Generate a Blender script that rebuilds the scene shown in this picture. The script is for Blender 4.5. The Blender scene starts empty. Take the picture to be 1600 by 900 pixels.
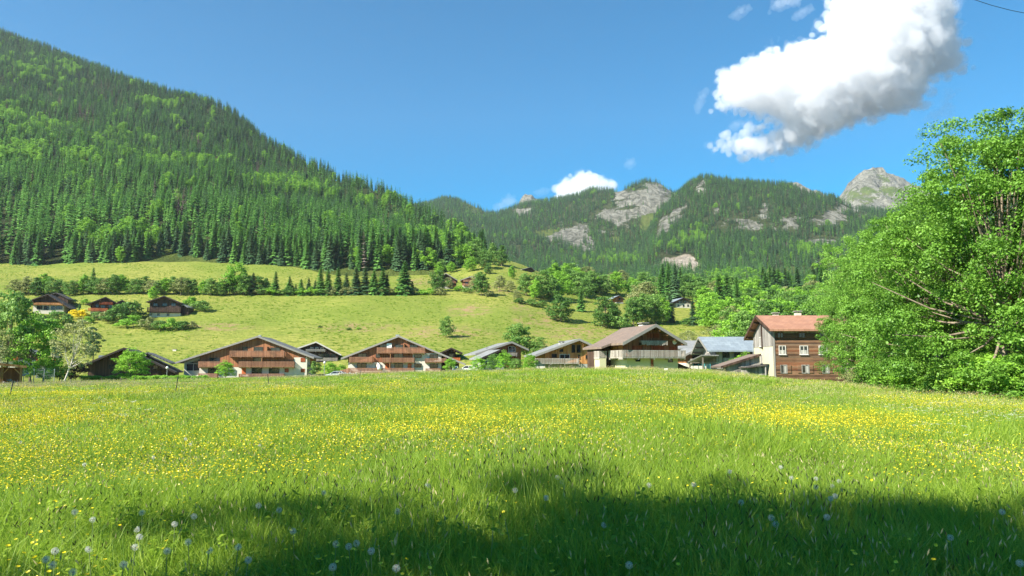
import bpy, math, random
import numpy as np
from mathutils import Vector, Matrix, Euler
from mathutils.bvhtree import BVHTree

random.seed(7)
RNG = np.random.default_rng(11)
SC = bpy.context.scene
COL = SC.collection

# ------------------------------------------------------------------ camera
FPX = 1142.0                       # focal length in pixels of the 1600 px wide photograph
PITCH = math.radians(6.1)
CAMZ = 1.65
cam_data = bpy.data.cameras.new('camera')
cam_data.sensor_width = 36.0
cam_data.lens = 36.0 * FPX / 1600.0
cam_data.clip_start = 0.1
cam_data.clip_end = 30000.0
cam = bpy.data.objects.new('camera', cam_data)
cam.location = (0, 0, CAMZ)
cam.rotation_euler = (math.pi / 2 + PITCH, 0, 0)
COL.objects.link(cam)
SC.camera = cam

# ------------------------------------------------------------------ sky and sun
SUN_EL = math.radians(38.0)
SUN_AZ = math.radians(36.0)        # the light travels towards +x and a little away from the camera
LIGHT = Vector((math.cos(SUN_AZ) * math.cos(SUN_EL), math.sin(SUN_AZ) * math.cos(SUN_EL), -math.sin(SUN_EL)))
world = bpy.data.worlds.new('World')
SC.world = world
world.use_nodes = True
wn = world.node_tree.nodes
wl = world.node_tree.links
wn.clear()
sky = wn.new('ShaderNodeTexSky')
sky.sky_type = 'NISHITA'
sky.sun_disc = False
sky.sun_elevation = SUN_EL
sky.sun_rotation = math.atan2(-LIGHT.x, -LIGHT.y)
sky.altitude = 1200.0
sky.air_density = 1.0
sky.dust_density = 0.35
sky.ozone_density = 2.0
bg = wn.new('ShaderNodeBackground')
bg.inputs['Strength'].default_value = 0.076
wo = wn.new('ShaderNodeOutputWorld')
hs = wn.new('ShaderNodeHueSaturation'); hs.inputs['Saturation'].default_value = 1.95; hs.inputs['Hue'].default_value = 0.489
wl.new(sky.outputs[0], hs.inputs['Color']); wl.new(hs.outputs[0], bg.inputs['Color'])
wl.new(bg.outputs[0], wo.inputs['Surface'])
sun_data = bpy.data.lights.new('sun', 'SUN')
sun_data.energy = 5.0
sun_data.angle = math.radians(0.5)
sun_data.color = (1.0, 0.95, 0.86)
sun = bpy.data.objects.new('sun', sun_data)
sun.rotation_euler = LIGHT.to_track_quat('-Z', 'Y').to_euler()
sun.location = (-60, -20, 60)
COL.objects.link(sun)
SC.view_settings.view_transform = 'Standard'
SC.view_settings.look = 'None'
SC.view_settings.exposure = 1.3
SC.view_settings.gamma = 1.0
SC.view_settings.use_curve_mapping = False
SC.render.engine = 'CYCLES'
SC.cycles.max_bounces = 8
SC.cycles.diffuse_bounces = 2
SC.cycles.glossy_bounces = 2
SC.cycles.transmission_bounces = 4
SC.cycles.transparent_max_bounces = 8
SC.cycles.volume_bounces = 8
SC.cycles.use_denoising = True
SC.cycles.denoiser = 'OPENIMAGEDENOISE'
SC.cycles.use_adaptive_sampling = False

# ------------------------------------------------------------------ helpers: pixels, noise, meshes, materials
SP, CP = math.sin(PITCH), math.cos(PITCH)
def W(px, py, Y):
    """the point at depth Y seen at pixel px,py of the 1600x900 photograph"""
    v = (450.0 - py) / FPX
    k = CP - v * SP
    return Vector((Y * (px - 800.0) / FPX / k, Y, CAMZ + Y * (SP + v * CP) / k))
def ray(px, py):
    v = (450.0 - py) / FPX
    return Vector(((px - 800.0) / FPX, CP - v * SP, SP + v * CP)).normalized()
def project(P):
    """world points (N,3) -> px, py"""
    P = np.asarray(P, float)
    z = P[..., 2] - CAMZ
    fw = P[..., 1] * CP + z * SP
    up = -P[..., 1] * SP + z * CP
    return 800 + FPX * P[..., 0] / fw, 450 - FPX * up / fw

def _hash(ix, iy, seed):
    h = (ix.astype(np.int64) * 374761393 + iy.astype(np.int64) * 668265263 + seed * 974634621) & 0xffffffff
    h = ((h ^ (h >> 13)) * 1274126177) & 0xffffffff
    h = (h ^ (h >> 16)) & 0xffffffff
    return h / 4294967295.0
def vnoise(x, y, seed=0):
    x = np.asarray(x, float); y = np.asarray(y, float)
    ix = np.floor(x); iy = np.floor(y)
    fx = x - ix; fy = y - iy
    fx = fx * fx * (3 - 2 * fx); fy = fy * fy * (3 - 2 * fy)
    a = _hash(ix, iy, seed); b = _hash(ix + 1, iy, seed)
    c = _hash(ix, iy + 1, seed); d = _hash(ix + 1, iy + 1, seed)
    return (a + (b - a) * fx) * (1 - fy) + (c + (d - c) * fx) * fy
def fbm(x, y, octv=4, seed=0):
    s = 0; a = 0.5; t = 0
    for k in range(octv):
        s = s + a * vnoise(x * 2 ** k, y * 2 ** k, seed + 17 * k); t += a; a *= 0.5
    return s / t

def mesh_arrays(name, V, F, mats=(), tint=None, smooth=False, mat_idx=None):
    """V (N,3), F (M,k) -> mesh, fast"""
    V = np.asarray(V, np.float32); F = np.asarray(F, np.int32)
    me = bpy.data.meshes.new(name)
    n, (m, k) = len(V), F.shape
    me.vertices.add(n); me.vertices.foreach_set('co', V.ravel())
    me.loops.add(m * k); me.loops.foreach_set('vertex_index', F.ravel())
    me.polygons.add(m)
    me.polygons.foreach_set('loop_start', np.arange(0, m * k, k, dtype=np.int32))
    me.polygons.foreach_set('loop_total', np.full(m, k, np.int32))
    if mat_idx is not None: me.polygons.foreach_set('material_index', np.asarray(mat_idx, np.int32))
    if smooth: me.polygons.foreach_set('use_smooth', np.ones(m, bool))
    for mm in mats: me.materials.append(mm)
    if tint is not None:
        a = me.attributes.new('tint', 'FLOAT', 'POINT'); a.data.foreach_set('value', np.asarray(tint, np.float32))
    me.update(calc_edges=True)
    return me

class MB:
    """collects boxes, prisms and tubes of ONE piece"""
    def __init__(s): s.v = []; s.f = []
    def add(s, vs, fs):
        o = len(s.v); s.v += [tuple(v) for v in vs]; s.f += [tuple(i + o for i in f) for f in fs]; return s
    def box(s, x0, x1, y0, y1, z0, z1):
        return s.add([(x0,y0,z0),(x1,y0,z0),(x1,y1,z0),(x0,y1,z0),(x0,y0,z1),(x1,y0,z1),(x1,y1,z1),(x0,y1,z1)],
                     [(0,3,2,1),(4,5,6,7),(0,1,5,4),(1,2,6,5),(2,3,7,6),(3,0,4,7)])
    def prism(s, poly, y0, y1):
        """polygon in x,z (counter-clockwise seen from -y) swept from y0 to y1"""
        n = len(poly)
        vs = [(x, y0, z) for x, z in poly] + [(x, y1, z) for x, z in poly]
        fs = [tuple(range(n)), tuple(range(2 * n - 1, n - 1, -1))]
        fs += [(i, i + n, (i + 1) % n + n, (i + 1) % n) for i in range(n)]
        return s.add(vs, fs)
    def prismx(s, poly, x0, x1):
        """polygon in y,z swept along x"""
        n = len(poly)
        vs = [(x0, y, z) for y, z in poly] + [(x1, y, z) for y, z in poly]
        fs = [tuple(range(n - 1, -1, -1)), tuple(range(n, 2 * n))]
        fs += [(i, (i + 1) % n, (i + 1) % n + n, i + n) for i in range(n)]
        return s.add(vs, fs)
    def tube(s, pts, rad, n=6, cap=True):
        pts = [Vector(p) for p in pts]
        if not hasattr(rad, '__len__'): rad = [rad] * len(pts)
        o = len(s.v)
        for i, p in enumerate(pts):
            d = (pts[min(i + 1, len(pts) - 1)] - pts[max(i - 1, 0)]).normalized()
            a = d.orthogonal().normalized(); b = d.cross(a)
            for k in range(n):
                t = 2 * math.pi * k / n
                s.v.append(tuple(p + (a * math.cos(t) + b * math.sin(t)) * rad[i]))
        for i in range(len(pts) - 1):
            for k in range(n):
                s.f.append((o + i * n + k, o + i * n + (k + 1) % n, o + (i + 1) * n + (k + 1) % n, o + (i + 1) * n + k))
        if cap:
            s.f.append(tuple(o + k for k in range(n))[::-1]); s.f.append(tuple(o + (len(pts) - 1) * n + k for k in range(n)))
        return s
    def ball(s, c, r, nu=10, nv=6, sq=(1, 1, 1)):
        vs = []; fs = []
        for j in range(nv + 1):
            ph = math.pi * j / nv
            for i in range(nu):
                th = 2 * math.pi * i / nu
                vs.append((c[0] + r * sq[0] * math.sin(ph) * math.cos(th), c[1] + r * sq[1] * math.sin(ph) * math.sin(th), c[2] + r * sq[2] * math.cos(ph)))
        for j in range(nv):
            for i in range(nu):
                fs.append((j * nu + i, (j + 1) * nu + i, (j + 1) * nu + (i + 1) % nu, j * nu + (i + 1) % nu))
        return s.add(vs, fs)
    def mesh(s, name, m, smooth=False):
        me = bpy.data.meshes.new(name); me.from_pydata(s.v, [], s.f)
        if m: me.materials.append(m)
        if smooth: me.polygons.foreach_set('use_smooth', np.ones(len(s.f), bool))
        me.update(); return me
    def build(s, name, m, parent=None, smooth=False):
        return link(name, s.mesh(name, m, smooth), parent)

def link(name, data, parent=None, loc=None, rot=None, scl=None):
    o = bpy.data.objects.new(name, data); COL.objects.link(o)
    if parent is not None: o.parent = parent
    if loc is not None: o.location = loc
    if rot is not None: o.rotation_euler = rot
    if scl is not None: o.scale = scl
    return o
def empty(name, loc=(0, 0, 0), rz=0.0):
    o = bpy.data.objects.new(name, None); COL.objects.link(o)
    o.location = loc; o.rotation_euler = (0, 0, rz); o.empty_display_size = 0.5
    return o
def tag(o, label=None, cat=None, group=None, kind=None):
    if label: o['label'] = label
    if cat: o['category'] = cat
    if group: o['group'] = group
    if kind: o['kind'] = kind
    return o

def srgb(r, g, b):
    f = lambda c: (c / 255 / 12.92) if c / 255 <= 0.04045 else ((c / 255 + 0.055) / 1.055) ** 2.4
    return (f(r), f(g), f(b), 1.0)

class NT:
    """tiny node-graph helper"""
    def __init__(s, name):
        s.m = bpy.data.materials.new(name); s.m.use_nodes = True
        s.t = s.m.node_tree; s.t.nodes.clear()
        s.out = s.t.nodes.new('ShaderNodeOutputMaterial')
    def n(s, typ, **kw):
        nd = s.t.nodes.new(typ)
        for k, v in kw.items():
            if k.startswith('i_'):
                key = k[2:].replace('_', ' ')
                s.set(nd, key, v)
            else: setattr(nd, k, v)
        return nd
    def set(s, nd, key, v):
        inp = nd.inputs[int(key)] if key.isdigit() else nd.inputs[key]
        if isinstance(v, bpy.types.NodeSocket): s.t.links.new(v, inp)
        else: inp.default_value = v
    def noise(s, scale, detail=4, rough=0.55, vec=None, dist=0.0):
        nd = s.n('ShaderNodeTexNoise', i_Scale=scale, i_Detail=detail, i_Roughness=rough, i_Distortion=dist)
        if vec is not None: s.set(nd, 'Vector', vec)
        return nd.outputs['Fac']
    def ramp(s, fac, stops, interp='LINEAR'):
        nd = s.n('ShaderNodeValToRGB'); s.set(nd, 'Fac', fac)
        cr = nd.color_ramp; cr.interpolation = interp
        while len(cr.elements) < len(stops): cr.elements.new(0.5)
        for e, (p, c) in zip(cr.elements, stops):
            e.position = p; e.color = c if len(c) == 4 else (*c, 1)
        return nd.outputs['Color']
    def mix(s, fac, a, b, blend='MIX'):
        nd = s.n('ShaderNodeMix', data_type='RGBA', blend_type=blend)
        s.set(nd, '0', fac); s.set(nd, '6', a); s.set(nd, '7', b)
        return nd.outputs[2]
    def math(s, op, a, b=0.0, c=None, clamp=False):
        nd = s.n('ShaderNodeMath', operation=op, use_clamp=clamp)
        s.set(nd, '0', a); s.set(nd, '1', b)
        if c is not None: s.set(nd, '2', c)
        return nd.outputs[0]
    def attr(s, name): return s.n('ShaderNodeAttribute', attribute_name=name).outputs['Fac']
    def pos(s): return s.n('ShaderNodeNewGeometry').outputs['Position']
    def obj(s): return s.n('ShaderNodeTexCoord').outputs['Object']
    def scale(s, vec, sc):
        nd = s.n('ShaderNodeMapping'); s.set(nd, 'Vector', vec); nd.inputs['Scale'].default_value = sc
        return nd.outputs[0]
    def bump(s, h, strength=0.3, dist=0.1):
        nd = s.n('ShaderNodeBump', i_Strength=strength, i_Distance=dist); s.set(nd, 'Height', h)
        return nd.outputs[0]
    def principled(s, col, rough=0.8, spec=0.3, metal=0.0, normal=None):
        p = s.n('ShaderNodeBsdfPrincipled', i_Roughness=rough, i_Metallic=metal)
        p.inputs['Specular IOR Level'].default_value = spec
        s.set(p, 'Base Color', col)
        if normal is not None: s.set(p, 'Normal', normal)
        return p.outputs[0]
    def done(s, shader):
        s.t.links.new(shader, s.out.inputs['Surface']); return s.m

def foliage_mat(name, stops, trans=0.3, rough=0.6, spec=0.25, obj_var=0.35):
    """leaf colour from the leaf's own tint and the plant's own random value"""
    g = NT(name)
    rnd = g.n('ShaderNodeObjectInfo').outputs['Random']
    f = g.math('ADD', g.math('MULTIPLY', g.attr('tint'), 1 - obj_var), g.math('MULTIPLY', rnd, obj_var))
    c = g.ramp(f, stops)
    p = g.principled(c, rough, spec)
    t = g.n('ShaderNodeBsdfTranslucent'); g.set(t, 'Color', c)
    mx = g.n('ShaderNodeMixShader'); mx.inputs[0].default_value = trans
    g.t.links.new(p, mx.inputs[1]); g.t.links.new(t.outputs[0], mx.inputs[2])
    return g.done(mx.outputs[0])

def instancer(name, pts, scl, rot, idx, sources, kind='stuff'):
    """one object whose geometry-node tree sets copies of the source meshes on its own points"""
    pts = np.asarray(pts, np.float32)
    me = bpy.data.meshes.new(name)
    me.vertices.add(len(pts)); me.vertices.foreach_set('co', pts.ravel())
    scl = np.asarray(scl, np.float32)
    if scl.ndim == 1: scl = np.repeat(scl[:, None], 3, 1)
    a = me.attributes.new('i_scl', 'FLOAT_VECTOR', 'POINT'); a.data.foreach_set('vector', scl.ravel())
    a = me.attributes.new('i_rot', 'FLOAT_VECTOR', 'POINT'); a.data.foreach_set('vector', np.asarray(rot, np.float32).ravel())
    a = me.attributes.new('i_idx', 'INT', 'POINT'); a.data.foreach_set('value', np.asarray(idx, np.int32))
    o = link(name, me); o['kind'] = kind
    lib = bpy.data.collections.new(name + '_library')
    for k, sm in enumerate(sources):
        so = bpy.data.objects.new('%s_%02d' % (name, k), sm); lib.objects.link(so)
    t = bpy.data.node_groups.new(name + '_nodes', 'GeometryNodeTree')
    t.interface.new_socket('Geometry', in_out='INPUT', socket_type='NodeSocketGeometry')
    t.interface.new_socket('Geometry', in_out='OUTPUT', socket_type='NodeSocketGeometry')
    N = t.nodes; L = t.links
    gi = N.new('NodeGroupInput'); go = N.new('NodeGroupOutput')
    ci = N.new('GeometryNodeCollectionInfo'); ci.inputs['Collection'].default_value = lib
    ci.inputs['Separate Children'].default_value = True; ci.inputs['Reset Children'].default_value = True
    ip = N.new('GeometryNodeInstanceOnPoints'); ip.inputs['Pick Instance'].default_value = True
    def na(nm, dt):
        q = N.new('GeometryNodeInputNamedAttribute'); q.data_type = dt; q.inputs['Name'].default_value = nm; return q.outputs[0]
    L.new(gi.outputs[0], ip.inputs['Points']); L.new(ci.outputs[0], ip.inputs['Instance'])
    L.new(na('i_idx', 'INT'), ip.inputs['Instance Index'])
    er = N.new('FunctionNodeEulerToRotation'); L.new(na('i_rot', 'FLOAT_VECTOR'), er.inputs[0])
    L.new(er.outputs[0], ip.inputs['Rotation']); L.new(na('i_scl', 'FLOAT_VECTOR'), ip.inputs['Scale'])
    L.new(ip.outputs[0], go.inputs[0])
    md = o.modifiers.new('scatter', 'NODES'); md.node_group = t
    return o
# ------------------------------------------------------------------ terrain
def hermite(Pm, t):
    """Catmull-Rom through rows of Pm (n,...) at parameter array t in [0,n-1]"""
    n = len(Pm)
    i = np.clip(np.floor(t).astype(int), 0, n - 2); f = t - i
    p0 = Pm[np.maximum(i - 1, 0)]; p1 = Pm[i]; p2 = Pm[i + 1]; p3 = Pm[np.minimum(i + 2, n - 1)]
    f = f.reshape((-1,) + (1,) * (Pm.ndim - 1))
    m1 = (p2 - p0) * 0.4; m2 = (p3 - p1) * 0.4
    return (2*f**3 - 3*f**2 + 1) * p1 + (f**3 - 2*f**2 + f) * m1 + (-2*f**3 + 3*f**2) * p2 + (f**3 - f**2) * m2

def loft(cols, nu, nv, amp, freq, seed, fade=False):
    """cols: (px, [(Y, py), ...]) with the same number of rows -> grid of points (nu, nv, 3)"""
    G = np.array([[tuple(W(px, py, Y)) for (Y, py) in rows] for px, rows in cols])
    tu = np.interp(np.linspace(cols[0][0], cols[-1][0], nu), [c[0] for c in cols], np.arange(len(cols)))
    A = hermite(G, tu)
    B = hermite(A.transpose(1, 0, 2), np.linspace(0, G.shape[1] - 1, nv)).transpose(1, 0, 2)
    if amp:
        d = (fbm(B[..., 0] * freq, B[..., 1] * freq, 5, seed) - 0.5) * 2 * amp
        B[..., 2] += d * np.clip(np.arange(nv) / nv * 3.2 - 0.35, 0, 1)[None, :] if fade else d
    return B
def grid_faces(nu, nv):
    i, j = np.meshgrid(np.arange(nu - 1), np.arange(nv - 1), indexing='ij')
    a = i * nv + j
    return np.stack([a, a + nv, a + nv + 1, a + 1], -1).reshape(-1, 4)
BVHS = []
def terrain_obj(name, B, mat, masks=None, kind='structure', label=None, cat=None, ray_hit=True):
    nu, nv = B.shape[:2]
    V = B.reshape(-1, 3); F = grid_faces(nu, nv)
    me = mesh_arrays(name, V, F, [mat], smooth=True)
    for k, a in (masks or {}).items():
        at = me.attributes.new(k, 'FLOAT', 'POINT'); at.data.foreach_set('value', np.asarray(a, np.float32).ravel())
    o = link(name, me); tag(o, label, cat, None, kind)
    if ray_hit: BVHS.append(BVHTree.FromPolygons([tuple(v) for v in V.tolist()], F.tolist()))
    return o
def hit(px, py):
    """where the ray through a pixel meets the ground"""
    o = Vector((0, 0, CAMZ)); d = ray(px, py); best = None
    for b in BVHS:
        r = b.ray_cast(o, d)
        if r[0] is not None and (best is None or r[3] < best[1]): best = (r[0], r[3])
    return best[0] if best else None
def drop(x, y, z0=3000.0):
    best = None
    for b in BVHS:
        r = b.ray_cast(Vector((x, y, z0)), Vector((0, 0, -1)))
        if r[0] is not None and (best is None or r[0].z > best): best = r[0].z
    return best

# --- meadow in front: nearly level, a low swell in the middle, falling away to the village
PXC = [-400, 0, 200, 400, 500, 600, 700, 800, 900, 1000, 1100, 1150, 1200, 1300, 1350, 1450, 1600, 2000]
PYC = [604, 600, 595, 591, 589, 584, 581, 578, 576.5, 576.5, 580, 585, 592, 598, 602, 611, 625, 650]
YC = [120, 118, 120, 122, 118, 112, 108, 102, 96, 94, 92, 92, 92, 84, 72, 58, 47, 36]
UC = np.array([(p - 800) / FPX for p in PXC])
ZC = np.array([W(p, q, y).z - 0.30 for p, q, y in zip(PXC, PYC, YC)])
def meadow_z(x, y):
    x = np.asarray(x, float); y = np.asarray(y, float)
    u = x / np.maximum(y, 6.0)
    yc = np.interp(u, UC, YC); zc = np.interp(u, UC, ZC)
    t = np.maximum(y, 0) / yc
    z = zc * np.where(t < 1, t ** 1.15, 1.0)
    z = z - 1.3 * (1 - np.exp(-np.maximum(t - 1, 0) * 4)) - 0.0
    z = z + (fbm(x * 0.12, y * 0.12, 3, 5) - 0.5) * 0.18 * np.clip(y / 15, 0.2, 1) * np.clip(1.2 - t, 0.1, 1)
    return z

g = NT('meadow_soil')
P = g.pos()
c = g.ramp(g.noise(0.35, 5, 0.6, P), [(0.3, srgb(74, 104, 32)), (0.5, srgb(106, 134, 44)), (0.7, srgb(130, 146, 58))])
M_MEADOW = g.done(g.principled(c, 0.95, 0.1))

g = NT('pasture')
P = g.pos()
streak = g.noise(1.0, 7, 0.7, g.scale(P, (0.30, 0.30, 2.4)), 0.8)
tuft = g.noise(0.9, 4, 0.7, g.scale(P, (1, 1, 1.8)))
wide = g.noise(0.022, 4, 0.55, P)
c = g.ramp(streak, [(0.30, srgb(82, 96, 38)), (0.45, srgb(124, 130, 56)), (0.58, srgb(146, 146, 70)), (0.75, srgb(162, 150, 90))])
c2 = g.mix(g.math('MULTIPLY', g.ramp(wide, [(0.42, (0, 0, 0, 1)), (0.62, (1, 1, 1, 1))]), 0.6), c, srgb(104, 124, 44))
c3 = g.mix(g.ramp(tuft, [(0.60, (0, 0, 0, 1)), (0.70, (0.75, 0.75, 0.75, 1))]), c2, srgb(60, 82, 32))
bare = g.attr('bare')
bn = g.math('MULTIPLY', bare, g.ramp(g.noise(0.25, 6, 0.75, P), [(0.46, (0, 0, 0, 1)), (0.60, (1, 1, 1, 1))]))
c4 = g.mix(bn, c3, srgb(150, 124, 92))
M_PASTURE = g.done(g.principled(c4, 0.95, 0.1, normal=g.bump(g.math('ADD', streak, tuft), 0.8, 0.7)))

g = NT('mountain')
P = g.pos()
soil = g.ramp(g.noise(0.03, 5, 0.6, P), [(0.3, srgb(52, 66, 36)), (0.6, srgb(84, 92, 54)), (0.75, srgb(110, 108, 78))])
grass = g.ramp(g.noise(0.02, 5, 0.65, P), [(0.3, srgb(84, 104, 44)), (0.55, srgb(110, 124, 58)), (0.75, srgb(134, 132, 84))])
strata = g.noise(0.03, 9, 0.75, g.scale(P, (1.3, 0.6, 0.7)), 1.5)
rock = g.ramp(strata, [(0.34, srgb(70, 74, 60)), (0.44, srgb(118, 116, 102)), (0.55, srgb(158, 155, 140)), (0.7, srgb(188, 183, 168))])
rg = g.math('ADD', g.attr('rock'), g.math('MULTIPLY', g.math('SUBTRACT', g.noise(0.02, 8, 0.75, g.scale(P, (1, 1, 0.6)), 0.8), 0.5), 2.6))
rmask = g.ramp(rg, [(0.50, (0, 0, 0, 1)), (0.60, (1, 1, 1, 1))])
gmask = g.ramp(g.math('ADD', g.attr('grass'), g.math('MULTIPLY', g.math('SUBTRACT', g.noise(0.02, 5, 0.6, P), 0.5), 0.5)), [(0.45, (0, 0, 0, 1)), (0.56, (1, 1, 1, 1))])
c = g.mix(gmask, soil, grass)
c = g.mix(rmask, c, rock)
sand = g.attr('sand')
c = g.mix(g.ramp(sand, [(0.4, (0, 0, 0, 1)), (0.6, (1, 1, 1, 1))]), c, g.ramp(g.noise(0.05, 5, 0.6, P), [(0.3, srgb(170, 152, 130)), (0.7, srgb(222, 208, 188))]))
M_MOUNTAIN = g.done(g.principled(c, 0.95, 0.1, normal=g.bump(strata, 1.0, 30.0)))

xs = np.concatenate([np.arange(-260, -60, 4), np.arange(-60, 60, 1.0), np.arange(60, 261, 4)])
ys = np.concatenate([np.arange(-40, 0, 4), np.arange(0, 60, 1.0), np.arange(60, 240, 2.5)])
X, Yg = np.meshgrid(xs, ys, indexing='ij')
terrain_obj('meadow', np.stack([X, Yg, meadow_z(X, Yg)], -1), M_MEADOW)

# --- hillside pasture behind the village, the upper clearing and the spur
LEFT = [(112, 612), (150, 596), (190, 585), (255, 520), (330, 459), (400, 436), (450, 413), (560, 388)]
HILL = [(-700, [(112, 612), (150, 596), (190, 585), (255, 520), (330, 450), (400, 415), (450, 400), (560, 370)]),
        (-200, [(112, 612), (150, 596), (190, 585), (255, 520), (330, 455), (400, 430), (450, 410), (560, 384)]),
        (0, LEFT), (100, LEFT), (200, LEFT), (300, LEFT), (400, LEFT),
        (500, [(112, 612), (150, 594), (190, 583), (255, 518), (330, 459), (400, 438), (450, 420), (560, 398)]),
        (600, [(112, 606), (150, 590), (185, 581), (255, 518), (330, 458), (400, 440), (450, 424), (560, 402)]),
        (700, [(112, 602), (150, 587), (185, 579), (255, 520), (330, 460), (390, 444), (450, 422), (560, 392)]),
        (760, [(112, 600), (150, 585), (185, 577), (255, 522), (325, 464), (385, 442), (460, 410), (545, 396)]),
        (800, [(112, 598), (150, 584), (185, 576), (255, 526), (320, 471), (385, 444), (470, 411), (545, 410)]),
        (850, [(112, 597), (150, 584), (185, 576), (255, 530), (315, 482), (380, 454), (465, 428), (560, 430)]),
        (900, [(112, 597), (150, 584), (185, 576), (255, 534), (310, 493), (375, 466), (450, 446), (560, 446)]),
        (1000, [(112, 598), (150, 586), (185, 577), (250, 538), (310, 502), (380, 474), (450, 458), (560, 450)]),
        (1100, [(112, 600), (150, 588), (185, 579), (250, 542), (310, 506), (380, 480), (450, 464), (560, 456)]),
        (1200, [(112, 604), (150, 590), (185, 581), (250, 545), (310, 510), (380, 482), (450, 464), (560, 452)]),
        (1300, [(112, 606), (150, 592), (185, 582), (250, 545), (310, 508), (380, 478), (450, 458), (560, 440)]),
        (1600, [(112, 612), (150, 594), (185, 582), (250, 540), (310, 500), (380, 468), (450, 445), (560, 420)]),
        (2300, [(112, 616), (150, 596), (185, 582), (250, 530), (310, 480), (380, 440), (450, 410), (560, 380)])]
B = loft(HILL, 260, 150, 1.1, 0.045, 3)
B[..., 2] += (vnoise(B[..., 0] * 0.02, B[..., 2] * 0.35, 9) - 0.5) * 0.7       # cattle terraces
hx, hy = project(B)
bare = np.zeros(hx.shape)
for bx, by, rx, ry in ((330, 511, 55, 5), (690, 520, 60, 9), (770, 452, 34, 7), (662, 440, 30, 5), (846, 552, 26, 12), (815, 478, 14, 8), (840, 500, 36, 10), (355, 437, 10, 7), (950, 480, 14, 10), (735, 485, 30, 8), (560, 512, 60, 6), (900, 520, 60, 10)):
    bare = np.maximum(bare, np.clip(1.6 - np.hypot((hx - bx) / rx, (hy - by) / ry), 0, 1))
BH = B
terrain_obj('hillside', B, M_PASTURE, {'bare': bare})

# --- the wooded mountain on the left
def slope(px, ridge_Y, ridge_py, base_Y=450, base_py=416, back=0):
    zb = W(px, base_py, base_Y); zr = W(px, ridge_py, ridge_Y)
    rows = [(base_Y - 30, base_py + 22), (base_Y, base_py)]
    for t in (0.25, 0.5, 0.75):
        y = base_Y + (ridge_Y - base_Y) * t
        z = zb.z + (zr.z - zb.z) * (t ** 1.06)
        k = (z - CAMZ) / y; v = (k * CP - SP) / (CP + k * SP)
        rows.append((y, 450 - v * FPX))
    rows.append((ridge_Y, ridge_py))
    zz = zr.z - 0.45 * 250; yy = ridge_Y + 250
    k = (zz - CAMZ) / yy; v = (k * CP - SP) / (CP + k * SP)
    rows.append((yy, 450 - v * FPX))
    return (px, rows)
LM = [slope(-900, 1900, -160), slope(-400, 1800, -60), slope(-150, 1700, 10), slope(0, 1600, 60), slope(100, 1520, 97), slope(200, 1430, 134), slope(300, 1340, 166),
      slope(350, 1300, 184), slope(385, 1270, 208), slope(430, 1200, 240), slope(500, 1050, 281), slope(560, 950, 305), slope(650, 800, 342, 455, 416),
      slope(690, 740, 358, 460, 414), slope(740, 650, 392, 480, 409), slope(790, 590, 416, 500, 420), slope(850, 570, 438, 510, 440), slope(900, 560, 452, 510, 452)]
BL = loft(LM, 240, 130, 15.0, 0.0055, 21, True)
EDGE_X = [-900, 0, 40, 200, 230, 262, 300, 330, 420, 560, 690, 720, 745, 800, 900]
EDGE_Y = [424, 424, 417, 414, 404, 396, 402, 412, 417, 424, 424, 416, 404, 400, 400]
lx, ly = project(BL)
terrain_obj('wooded_mountain', BL, M_MOUNTAIN, {'rock': np.zeros(BL.shape[:2]), 'grass': np.clip((ly - np.interp(lx, EDGE_X, EDGE_Y) + 14) / 8, 0, 1), 'sand': np.zeros(BL.shape[:2])})

# --- the far valley head: two ridges, a rocky peak and a pale knob
def ell(px, py, items):
    m = np.zeros(px.shape)
    for cx, cy, rx, ry, ang in items:
        a = math.radians(ang)
        f1, f2 = 1.6 / rx, 1.6 / ry
        dx = px - cx + (fbm(px * f1, py * f2, 4, 3) - .5) * rx * 1.9; dy = py - cy + (fbm(px * f1 + 7.3, py * f2 + 2.1, 4, 5) - .5) * ry * 1.9
        u = dx * math.cos(a) + dy * math.sin(a); w = -dx * math.sin(a) + dy * math.cos(a)
        m = np.maximum(m, np.clip(1.5 - np.hypot(u / rx, w / ry), 0, 1))
    return m
def far(px, ry, rpy, rows):
    zr = W(px, rpy, ry).z
    yy = ry + 300; k = (zr - 150 - CAMZ) / yy; v = (k * CP - SP) / (CP + k * SP)
    return (px, rows + [(ry, rpy), (yy, 450 - v * FPX)])
R2 = [(700, 470), (1000, 438), (1400, 408), (1800, 365)]
D2 = [far(560, 2700, 335, R2), far(660, 2700, 322, R2), far(690, 2650, 313, R2), far(705, 2600, 314, R2), far(735, 2600, 323, R2), far(765, 2550, 338, R2), far(785, 2500, 336, R2), far(815, 2450, 323, R2), far(850, 2400, 316, R2),
      far(900, 2350, 307, R2), far(925, 2300, 299, R2), far(965, 2280, 300, R2), far(990, 2250, 292, R2), far(1010, 2250, 286, R2), far(1030, 2250, 289, R2), far(1052, 2250, 303, R2), far(1090, 2300, 312, R2), far(1200, 2350, 320, R2)]
BF = loft(D2, 200, 110, 9.0, 0.006, 33)
fx, fy = project(BF)
ROCK2 = [(1002, 316, 62, 20, -38), (908, 372, 30, 15, 25), (1025, 300, 26, 12, 20), (880, 365, 14, 8, 0), (818, 330, 14, 5, 0), (860, 372, 8, 5, 0)]
GRASS2 = [(742, 327, 26, 7, 16), (865, 365, 24, 6, 0), (1010, 345, 12, 14, 0), (960, 375, 14, 6, 0)]
rockF = ell(fx, fy, ROCK2); grassF = ell(fx, fy, GRASS2)
terrain_obj('far_ridge', BF, M_MOUNTAIN, {'rock': rockF, 'grass': grassF, 'sand': np.zeros(fx.shape)})
R3 = [(560, 466), (760, 444), (1000, 420), (1350, 372)]
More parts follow.
